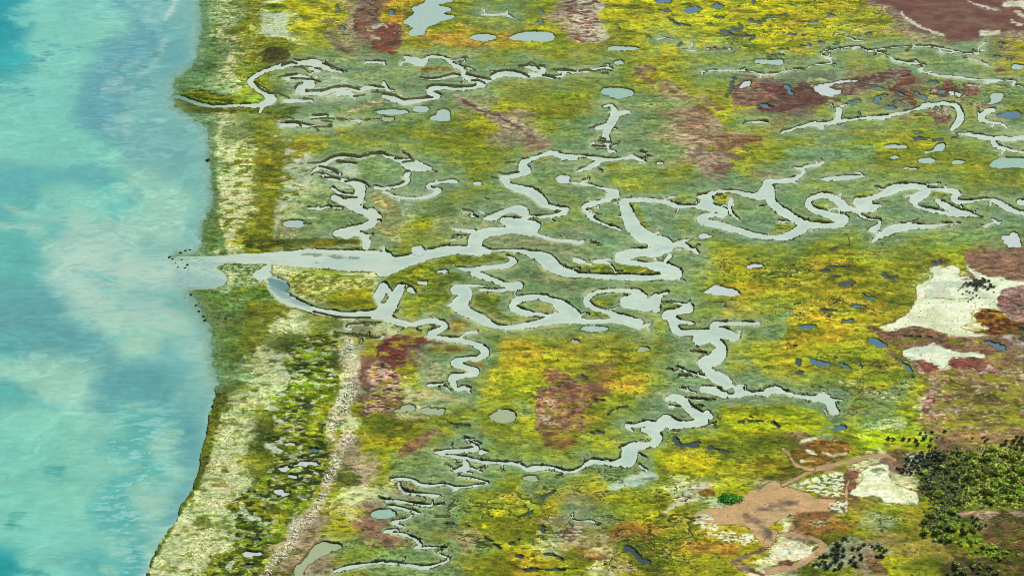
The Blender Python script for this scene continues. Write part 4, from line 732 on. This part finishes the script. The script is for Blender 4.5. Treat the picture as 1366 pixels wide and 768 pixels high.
wline(256, 384, (126,158,156), "430,-10,44 480,30,40 540,66,24 620,95,14", .7, 3, 1.5)
wline(256, 192, (150,184,184), "-60,720,90 60,740,70 180,740,40;60,640,20 250,650,24", .6, 6, 4)
wline(256, 192, (120,136,112), "590,588,8 680,595,10 760,600,8;660,632,6 720,634,6;780,608,10 880,605,12 960,600,12", .75, .8, 2.5)
WC *= np.float32((1.0, 1.005, .95)); gl_ = sstep(.22, .5, ripple + .35 * streak) * sstep(105, 150, U + 40 * wn1) * (1 - sstep(225, 250, U)) * sstep(520, 570, V) * .6
gl_ += sstep(.3, .6, ripple + .4 * streak) * sstep(110, 140, U) * (1 - sstep(200, 225, U)) * (1 - sstep(170, 200, V)) * .35
WC += (np.float32((172,216,198)) - WC) * gl_[..., None]  # pale ripple highlights painted into the water colour
gd_ = sstep(.35, .6, ripple - .3 * streak) * (dl < -4) * .16
WC += (np.float32((70,150,160)) - WC) * gd_[..., None]
WALB = np.clip(lin(np.clip(WC, 0, 250)) / (K * 1.1), .004, .8)
M_water = material('silty_water', .3, .08, attr=True, noise=.03, nscale=.4, bump=.25, bscale=.9, bdist=.08, stretch=2.5)
wd = np.minimum(np.where(V < 515, dl - 12, dl), dc); k4 = np.minimum(np.minimum(wd[:-1, :-1], wd[1:, 1:]), np.minimum(wd[1:, :-1], wd[:-1, 1:])) < 2.2
co = np.stack([X.ravel(), Y.ravel(), np.zeros(X.size, np.float32)], 1)
w = mesh_np('water', co, grid_faces(NV, NU, k4), M_water, WALB.reshape(-1, 3)); tag(w, kind='structure')
# ponds: a water sheet each, perched a hand above the creeks
PC = dict(a=(176,200,178), c=(158,194,168), w=(204,214,200), b=(86,122,132), d=(60,80,78), e=(172,184,138))
PM = {k: material('pond_water_' + k, .2, .2, lin(v) / (K * 1.1), noise=.08, nscale=.5, bump=.2, bscale=1.2, bdist=.06) for k, v in PC.items()}
POND_N = 0
for S, d, col in POND_SDF:
    nv, nu = d.shape; POND_N += 1
    if nv < 2 or nu < 2: continue
    k4 = np.minimum(np.minimum(d[:-1, :-1], d[1:, 1:]), np.minimum(d[1:, :-1], d[:-1, 1:])) < 1.6
    if k4.sum() < 4: continue
    co = np.stack([X[S].ravel(), Y[S].ravel(), np.full(d.size, .02 + .0008 * POND_N, np.float32)], 1)
    tag(mesh_np('pond', co, grid_faces(nv, nu, k4), PM[col]), kind='structure')
def ground_z(x, y):
    # invert the plan to find the grid cell
    dzx = None
    t = math.hypot(y, HCAM); ang = math.atan2(HCAM, y) - PITCH
    v = CY + FPX * math.tan(ang); depth = y * math.cos(PITCH) + HCAM * math.sin(PITCH); u = CX + FPX * x / depth
    return float(Z[min(np.searchsorted(vs, v), NV - 1), min(np.searchsorted(us, u), NU - 1)])
# ---------------------------------------------------------------- plants and timber standing on the ground
def at(u, v):
    x, y = ground(u, v, .5); return x, y, ground_z(x, y)
def leaf_mesh(name, seed, n, rx, ry, h, leaf, cols, lumps=7, flat=.35):
    """a woody crown: leaf sprays on several unequal boughs, plus a few stems"""
    R = np.random.default_rng(seed); cs = []
    for k in range(lumps):
        a, r = R.uniform(0, 6.283), R.uniform(0, .62) if k else 0
        cs.append((rx * r * math.cos(a), ry * r * math.sin(a), h * R.uniform(.38, .66), R.uniform(.34, .56)))
    co, qs, col = [], [], []
    for i in range(n):
        cx, cy, cz, cr = cs[R.integers(lumps)]
        d = R.normal(size=3); d /= np.linalg.norm(d); d[2] = abs(d[2]) * 1.1 - flat * R.random()
        rr = R.uniform(.75, 1.05) ** .5
        p = np.array([cx + d[0] * cr * rx * rr, cy + d[1] * cr * ry * rr, max(.06, cz + d[2] * cr * h * .75 * rr)])
        nrm = d + R.normal(size=3) * .5 + np.array([0, 0, .35]); nrm /= np.linalg.norm(nrm)
        t = np.cross(nrm, R.normal(size=3)); t /= np.linalg.norm(t); b = np.cross(nrm, t); s = leaf * R.uniform(.6, 1.3)
        k = len(co); co += [p - t * s - b * s * .25, p + b * s * .6, p + t * s - b * s * .2, p - b * s * .7]; qs.append((k, k + 1, k + 2, k + 3))
        c = np.array(cols[R.integers(len(cols))], float) * R.uniform(.7, 1.3); col += [c] * 4
    for j in range(5):                                              # stems
        a = R.uniform(0, 6.283); e = np.array([rx * .5 * math.cos(a), ry * .5 * math.sin(a), h * .55]); w = .05 * max(rx, .6)
        for sx, sy in ((w, 0), (0, w)):
            k = len(co); co += [np.array([-sx, -sy, -.3]), np.array([sx, sy, -.3]), e + [sx * .3, sy * .3, 0], e - [sx * .3, sy * .3, 0]]
            qs.append((k, k + 1, k + 2, k + 3)); col += [np.array((92., 80., 62.))] * 4
    return np.array(co), np.array(qs, np.int32), lin(np.clip(np.array(col), 0, 255)) * 1.5 / K
M_leaf = material('leaves', .7, .25, attr=True, noise=.12, nscale=3)
DARK = [(50,58,34), (42,48,28), (70,80,44), (96,106,64), (60,52,42)]
OLIVE = [(132,142,38), (104,116,30), (164,172,56), (76,88,26), (150,140,48)]
GREEN = [(118,144,30), (156,182,40), (90,116,24), (176,196,56)]
def crown(name, seed, n, rx, ry, h, leaf, cols, **k):
    co, q, c = leaf_mesh(name, seed, n, rx, ry, h, leaf, cols, **k)
    o = mesh_np(name, co, q, M_leaf, c, smooth=False); return o
protos = {}
def plant(name, kind, u, v, size, label, cat, group=None, rz=None):
    key = kind + str(random.randrange(5)) if kind in ('dark', 'olive', 'green', 'weed') else kind
    if key not in protos:
        sd = len(protos) * 11 + 3
        if kind == 'dark': o = crown(name, sd, 420, 1.0, .92, 1.05, .17, DARK)
        elif kind == 'olive': o = crown(name, sd, 520, 1.5, 1.4, 1.8, .24, OLIVE + DARK[:1], lumps=9)
        elif kind == 'green': o = crown(name, sd, 460, 1.4, 1.3, 1.4, .24, GREEN, lumps=9)
        elif kind == 'weed': o = crown(name, sd, 160, .9, .7, .5, .18, [(52,66,34), (70,86,44), (40,50,30)], lumps=5)
        protos[key] = o.data
    else:
        o = bpy.data.objects.new(name, protos[key]); C.objects.link(o)
    x, y, z = at(u, v); o.location = (x, y, z - .05); o.scale = (size * random.uniform(.85, 1.15), size * random.uniform(.85, 1.15), size * random.uniform(.85, 1.15))
    o.rotation_euler = (0, 0, random.uniform(0, 6.283) if rz is None else rz)
    return tag(o, label, cat, group)
f_ = 96 / 1024.0
def put(ox, oy, lst, fn):
    for i, t in enumerate(lst.split()):
        q = [float(e) for e in t.split(',')]; fn(ox + q[0] * f_, oy + q[1] * f_, q[2] if len(q) > 2 else 1.0, i)
row = ['leftmost dark round shrub of the row on the lime green marsh edge', 'dark shrub second from the left in the row on the lime marsh edge',
       'dark round shrub in the middle of the row on the lime marsh edge', 'dark shrub with pale twigs right of the middle of the row on the lime edge',
       'flat wide dark shrub at the right end of the row on the lime edge']
put(1170, 572, "165,145 235,165 375,150 460,165 560,180,1.1", lambda u, v, s, i: plant('shrub', 'dark', u, v, s, row[i], 'shrub', 'row of dark shrubs on the lime marsh edge'))
put(1170, 572, "580,215 660,150,1.2 785,60 770,155 745,245,1.2 830,260,.7 620,75,.9 690,60,.7 850,130,.6 700,100,.6", lambda u, v, s, i: plant('shrub', 'dark', u, v, s, 'dark round shrub in the loose clump right of the row on the lime edge', 'shrub', 'clump of dark shrubs right of the lime row'))
plant('shrub', 'dark', 1260, 576, 1.0, 'lone dark shrub on the brown heath above the loose dark clump', 'shrub')
put(1170, 572, "430,420 555,405 630,360,1.2 640,395,1.1 740,380,1.2 830,340 850,360 720,410 440,460 520,460 490,510 700,530,1.2 640,530 590,560 380,580 470,590 480,640 580,600 290,560,.8 330,570,.8 940,400 980,590,1.2 800,650,1.2 880,380 560,500 410,520 530,560 430,620 350,620 620,450 680,470 760,470", lambda u, v, s, i: plant('shrub', 'dark', u, v, s, 'dark shrub in the crowded clump at the top of the small white salt pan', 'shrub', 'crowded dark shrubs above the white salt pan'))
put(1080, 696, "415,340,1.3 385,310 470,270,.8 495,220,.8 510,240,.8 340,385 400,400,1.1 480,400,1.2 620,390,1.1 700,380,1 770,330,.8 380,460,1.1 410,460,1 480,485,1.1 305,470,1 240,490,1.1 205,480,.9 150,505,.8 370,550,1.5 400,530,1 590,560,1.4 640,600,1.2 670,630,1 730,465,.8 735,525,1 635,495,.8 180,565,.9 220,585,.9 140,610,.9 60,610,.8 100,600,.8 300,605,1 265,655,1.1 230,635,.9 450,615,1.2 420,660,1 360,680,1", lambda u, v, s, i: plant('shrub', 'dark', u, v, s, 'dark round shrub scattered on pale ground below the tan mud pan', 'shrub', 'dark shrubs scattered below the mud pan'))
put(1080, 696, "890,350,.8 970,355,1 930,380,.8 1000,400,.9 960,490,.9 1030,380,.8 1060,420,.9 1010,480,.8 1090,400,.8 1050,500,.8", lambda u, v, s, i: plant('shrub', 'dark', u, v, s, 'small dark shrub in the thin drift right of the scattered dark shrubs', 'shrub', 'thin drift of small dark shrubs'))
put(1270, 580, "770,100,1.1 930,50,1.2 880,110,1.3 700,160 1000,220,1.4 830,190,1.1 1000,60,1.4 960,120,1.3 1010,150,1.4 900,220,1.2 850,270,1 760,150", lambda u, v, s, i: plant('shrub', 'dark', u, v, s, 'dark shrub in the dense knot at the right edge above the green thicket', 'shrub', 'knot of dark shrubs at the right edge'))
lone = ['small dark shrub alone on the tan heath, leftmost above the thicket', 'small dark shrub on tan heath, upper of the group of three', 'small dark shrub on tan heath, right of the group of three', 'small dark shrub on tan heath, lowest of the group of three', 'dark shrub with pale twigs at the thicket top edge']
put(1270, 580, "290,50,.7 435,55,.8 510,70,.7 465,100,.9 610,240,1.2", lambda u, v, s, i: plant('shrub', 'dark', u, v, s, lone[i], 'shrub'))
# sprawling bush on the big salt pan
R_ = np.random.default_rng(5); ALLC, ALLQ, ALLK, nv_ = [], [], [], 0
x0_, y0_, z0_ = at(1306, 382)
spots = [(R_.normal(430, 100), R_.normal(215, 40), 1.1) for _ in range(26)] + [(200,190,.8),(150,240,.7),(90,290,.5),(210,310,.7),(150,345,.6),(300,400,.6),(230,450,.5),(270,420,.5),(350,370,.7),(180,210,.7),(250,320,.7),(590,320,.6),(600,250,.8),(120,260,.5),(260,200,.7),(300,330,.7),(390,400,.6)]
for q, (a_, b_, s_) in enumerate(spots):
    co_, q_, c_ = leaf_mesh('x', 300 + q, 150, 1.2, 1.2, .9, .19, DARK + [(84,66,56), (70,84,44)], lumps=4)
    x_, y_, z_ = at(1270 + a_ * f_, 360 + b_ * f_); ALLC.append(co_ * s_ + np.array([x_ - x0_, y_ - y0_, z_ - z0_])); ALLQ.append(q_ + nv_); ALLK.append(c_); nv_ += len(co_)
o = mesh_np('sprawling_shrub', np.concatenate(ALLC), np.concatenate(ALLQ), M_leaf, np.concatenate(ALLK), smooth=False)
o.location = (x0_, y0_, z0_); tag(o, 'dark sprawling shrub with runners spreading over the large white salt pan', 'shrub')
# bright green rushes beside the mud pan
co_, q_, c_ = leaf_mesh('x', 77, 1500, 5.2, 3.4, 1.1, .3, [(64,150,30), (44,116,24), (96,176,40), (36,92,20)], lumps=26)
o = mesh_np('rush_bed', co_, q_, M_leaf, c_, smooth=False); o.location = at(973, 665.5); tag(o, 'bright emerald green clump of rushes at the upper left edge of the tan mud pan', 'plant')
# thicket on the landward side
def inside(p, u, v):
    c = False
    for (a, b), (d, e) in zip(p, p[1:] + p[:1]):
        if (b > v) != (e > v) and u < (d - a) * (v - b) / (e - b) + a: c = not c
    return c
def thicket(ox, oy, s, n, kinds, size, label, group):
    p = [(a, b) for a, b, c in _pts(s, ox, oy)[0]]; xs = [a for a, b in p]; ys = [b for a, b in p]; pts = []; tries = 0
    while len(pts) < n and tries < 20000:
        tries += 1
        u, v = random.uniform(min(xs), max(xs)), random.uniform(min(ys), max(ys))
        if u > 1374 or v > 770 or not inside(p, u, v): continue
        if all((u - a) ** 2 + (1.9 * (v - b)) ** 2 > 22 for a, b in pts): pts.append((u, v))
    for u, v in sorted(pts, key=lambda q: q[1]):
        plant('thicket_shrub', kinds(u, v), u, v, size * random.choice((.6, .8, .9, 1.1, 1.45)) * random.uniform(.85, 1.15), label, 'shrub', group)
thicket(1110, 576, "490,130 560,110 700,110 860,100 1090,110 1090,372 800,385 700,380 590,385 510,350 480,300 490,220", 185, lambda u, v: 'dark' if random.random() < (.75 if u < 1278 or (u < 1300 and v > 640) else .06) else ('olive' if random.random() < .6 else 'green'), .95, 'leafy shrub in the broad thicket at the right edge below the tan heath', 'shrubs of the broad right-hand thicket')  # more dark-leaved shrubs at left and low: the hollow's shade put into colour
thicket(1110, 576, "500,440 560,410 650,430 670,560 600,590 540,580 490,540", 22, lambda u, v: 'green' if random.random() < .5 else 'olive', 1.0, 'green shrub in the small thicket below the dark hollow of the broad thicket', 'shrubs of the small lower thicket')
thicket(1110, 576, "650,440 800,460 840,540 760,570 680,560", 16, lambda u, v: 'dark' if random.random() < .6 else 'olive', .9, 'grey green shrub in the patch right of the small lower thicket', 'grey green shrubs beside the lower thicket')
thicket(1110, 576, "620,700 820,685 880,700 900,775 620,775", 22, lambda u, v: 'dark' if random.random() < .5 else 'olive', .75, 'dark shrub in the patch at the bottom edge below the lime green mound', 'dark shrubs along the bottom edge')
thicket(1110, 576, "655,595 740,565 800,585 945,645 935,675 860,685 780,650", 24, lambda u, v: 'green', .6, 'low lime green shrub on the mound between the two dark thickets', 'low lime green shrubs')
# weed clumps at the lagoon edge
for i, (u, v, s_) in enumerate([(226,342,1.3),(230,344.5,1.2),(241,336,1.3),(247.5,333,1.3),(253,332,1.2),(237.5,354.5,1.2),(246,356,1.3),(250,352,1.2),(234,349,1),(243,345,1)]):
    plant('weed_clump', 'weed', u, v, s_, 'dark green weed clump on the silty bar north of the creek mouth', 'plant', 'weed clumps on the northern mouth bar')
for i, (u, v, s_) in enumerate([(246,396,1),(255,392,1),(265,414,1.1),(273,426,1.2),(271,421,1),(301,425,1.2),(262,406,1)]):
    plant('weed_clump', 'weed', u, v, s_, 'dark weed clump at the lagoon edge below the creek mouth', 'plant', 'weed clumps below the creek mouth')
plant('weed_clump', 'weed', 278, 213, 2.2, 'lone dark weed clump at the straight upper lagoon shore', 'plant')
# tussocks: sedge and cordgrass on the flats, thickest along the creek banks
def scatter(name, mask, n, r, h, colf, kindmat, seed):
    R = np.random.default_rng(seed); m = mask.copy(); m[(U < -5) | (U > 1372) | (V < -6) | (V > 775)] = 0
    idx = R.choice(m.size, n, p=(m.ravel() / m.sum())); bx = X.ravel()[idx] + R.uniform(-.15, .15, n); by = Y.ravel()[idx] + R.uniform(-.3, .3, n); bz = Z.ravel()[idx] - .05
    rr = r * R.uniform(.6, 1.4, n); hh = h * R.uniform(.5, 1.5, n); rot = R.uniform(0, 6.28, n); k = 6
    ang = rot[:, None] + np.arange(k) * 2 * np.pi / k
    rim = np.stack([bx[:, None] + np.cos(ang) * rr[:, None] * R.uniform(.6, 1.3, (n, k)), by[:, None] + np.sin(ang) * rr[:, None] * R.uniform(.6, 1.3, (n, k)), bz[:, None] + hh[:, None] * R.uniform(-.1, .55, (n, k))], -1)
    tip = np.stack([bx + R.uniform(-.1, .1, n), by + R.uniform(-.1, .1, n), bz + hh], -1)[:, None]
    co = np.concatenate([rim, tip], 1).reshape(-1, 3); b = (np.arange(n) * (k + 1))[:, None, None]
    tri = np.stack([np.arange(k), (np.arange(k) + 1) % k, np.full(k, k)], -1)[None] + b
    c = colf(R, idx, n); cc = np.repeat(c[:, None], k + 1, 1).reshape(-1, 3)
    o = mesh_np(name, co, tri.reshape(-1, 3).astype(np.int32), kindmat, lin(np.clip(cc, 0, 255)) / K, n=3); return tag(o, kind='stuff')
base_ = COL.reshape(-1, 3)
def near_col(dark):
    return lambda R, idx, n: (base_[idx] * .5 + np.float32(dark) * .5) * R.uniform(.75, 1.25, (n, 1))
beachm = ((U > 250) & (U < 440) & (dl > 1) & (dc > 1) & (dp > 1)) * sstep(.0, .5, n_clump + .5 * n_mid) * sstep(440, 380, U) * np.where(V > 0, 1, .3)
scatter('beach_sedge', beachm.astype(np.float64), 6000, .26, .24, near_col((84,104,44)), M_leaf, 1)
bankm = np.exp(-((dc - 1.4) / .9) ** 2) * sstep(-.05, .35, n_mid + .3 * n_clump) * (dp > 1.5) * (U > 380)
scatter('bank_cordgrass', bankm.astype(np.float64), 3200, .28, .4, near_col((70,82,20)), M_leaf, 2)
heath = sat_land * (dc > 3) * (dp > 2) * (U > 420) * sstep(.15, .6, n_mid + .4 * n_clump) * (1 - .8 * np.clip(hal, 0, 1))
scatter('marsh_rush', heath.astype(np.float64), 7000, .3, .3, near_col((124,122,34)), M_leaf, 3)
saltm = BARE * (COL[..., 2] > 160) * sstep(.25, .5, n_clump + .5 * n_mid) * (U > 1100)
if saltm.sum() > 0: scatter('glasswort', saltm.astype(np.float64), 260, .3, .25, near_col((84,92,70)), M_leaf, 4)
# bleached drift timber in the wrack belt
belt = [(463,459,9),(468,484,11),(468,514,10),(456,539,9),(444,564,9),(462,581,9),(453,598,7),(446,626,7),(436,643,6),(428,668,6),(413,688,7),(393,706,7),(388,726,7),(366,746,9),(354,770,10)]
R = np.random.default_rng(9); n = 160; t = R.uniform(0, len(belt) - 1.001, n); t = t[np.sin(t * 5.1) + .8 * np.sin(t * 13.7 + 1) + R.normal(0, .5, n) > .1]; n = len(t); i0 = t.astype(int); fr_ = t - i0; bl = np.array(belt, float)
pos = bl[i0] * (1 - fr_[:, None]) + bl[i0 + 1] * fr_[:, None]
uu = pos[:, 0] + R.normal(0, .42, n) * pos[:, 2]; vv = pos[:, 1] + R.normal(0, 2.5, n)
CO, QS = [], []
for a_, b_ in zip(uu, vv):
    x_, y_, z_ = at(a_, b_); L_, w_, an = R.uniform(.2, 1.2), R.uniform(.06, .2), R.uniform(0, 3.14); c_, s_ = math.cos(an), math.sin(an); k = len(CO)
    tl = R.uniform(-.15, .15)
    for sx, sy, sz in ((-1,-1,0),(1,-1,0),(1,1,0),(-1,1,0),(-1,-1,1),(1,-1,1),(1,1,1),(-1,1,1)):
        CO.append((x_ + sx * L_ * c_ - sy * w_ * s_, y_ + sx * L_ * s_ + sy * w_ * c_, z_ + .05 + sz * w_ * 1.8 + sx * tl))
    QS += [(k, k+3, k+2, k+1), (k+4, k+5, k+6, k+7), (k, k+1, k+5, k+4), (k+1, k+2, k+6, k+5), (k+2, k+3, k+7, k+6), (k+3, k, k+4, k+7)]
M_wood = material('bleached_wood', .8, .2, lin((236, 226, 210)) / K, noise=.25, nscale=2)
tag(mesh_np('driftwood', np.array(CO), np.array(QS, np.int32), M_wood, smooth=False), kind='stuff')

und = np.zeros(U.shape, np.float64)
for q in ("1232,608 1250,603 1285,603 1325,600 1382,603 1382,674 1285,677 1257,677 1235,669 1230,652 1232,630", "1233,684 1250,678 1275,682 1278,706 1260,714 1245,712 1232,702"):
    sl, d = poly_sdf([tuple(float(e) for e in t.split(',')) for t in q.split()], 6)
    und[sl] = np.maximum(und[sl], (1 - sstep(-4, 4, d + 6 * n_mid[sl])) * (d < 6))
def under_col(R, idx, n):
    c = np.array(OLIVE + GREEN + [(150, 160, 60), (60, 66, 30)], np.float32)[R.integers(11, size=n)]
    dk_ = np.float32((44, 50, 26)); c = c * 1.12; t = (np.clip((1290 - U.ravel()[idx]) / 30, 0, 1) * .6)[:, None]  # shade of the hollow painted into the tufts, darker to the left
    return (c * (1 - t) + dk_ * t) * R.uniform(.8, 1.2, (n, 1))
scatter('undergrowth', und, 4200, .42, .6, under_col, M_leaf, 6)
# ---------------------------------------------------------------- light, sky, camera
SUN_EL, SUN_AZ = math.radians(42), math.radians(42)            # azimuth measured from +Y (ahead) to +X (right)
sd = bpy.data.lights.new('sun', 'SUN'); sd.energy = 4.0; sd.angle = math.radians(.5); sd.color = (1, .96, .9)
so = bpy.data.objects.new('sun', sd); C.objects.link(so)
from mathutils import Vector
dirv = Vector((math.sin(SUN_AZ) * math.cos(SUN_EL), math.cos(SUN_AZ) * math.cos(SUN_EL), math.sin(SUN_EL)))
so.rotation_euler = dirv.to_track_quat('Z', 'Y').to_euler(); so.location = (300, 1500, 600)
wd_ = bpy.data.worlds.new('World'); sc.world = wd_; wd_.use_nodes = True; nt = wd_.node_tree
sky = nt.nodes.new('ShaderNodeTexSky'); sky.sky_type = 'NISHITA'; sky.sun_disc = False; sky.sun_elevation = SUN_EL; sky.sun_rotation = SUN_AZ
bg = nt.nodes['Background']; bg.inputs['Strength'].default_value = .1; nt.links.new(sky.outputs[0], bg.inputs['Color'])
cd = bpy.data.cameras.new('camera'); cam = bpy.data.objects.new('camera', cd); C.objects.link(cam); sc.camera = cam
cam.location = (0, 0, HCAM); cam.rotation_euler = (math.pi / 2 - PITCH, 0, 0)
cd.sensor_fit = 'HORIZONTAL'; cd.angle = HFOV; cd.clip_start = 1; cd.clip_end = 60000
vsn = sc.view_settings; vsn.view_transform = 'Standard'; vsn.look = 'None'; vsn.exposure = EXPO; vsn.gamma = 1; vsn.use_curve_mapping = False
sc.cycles.filter_width = .8
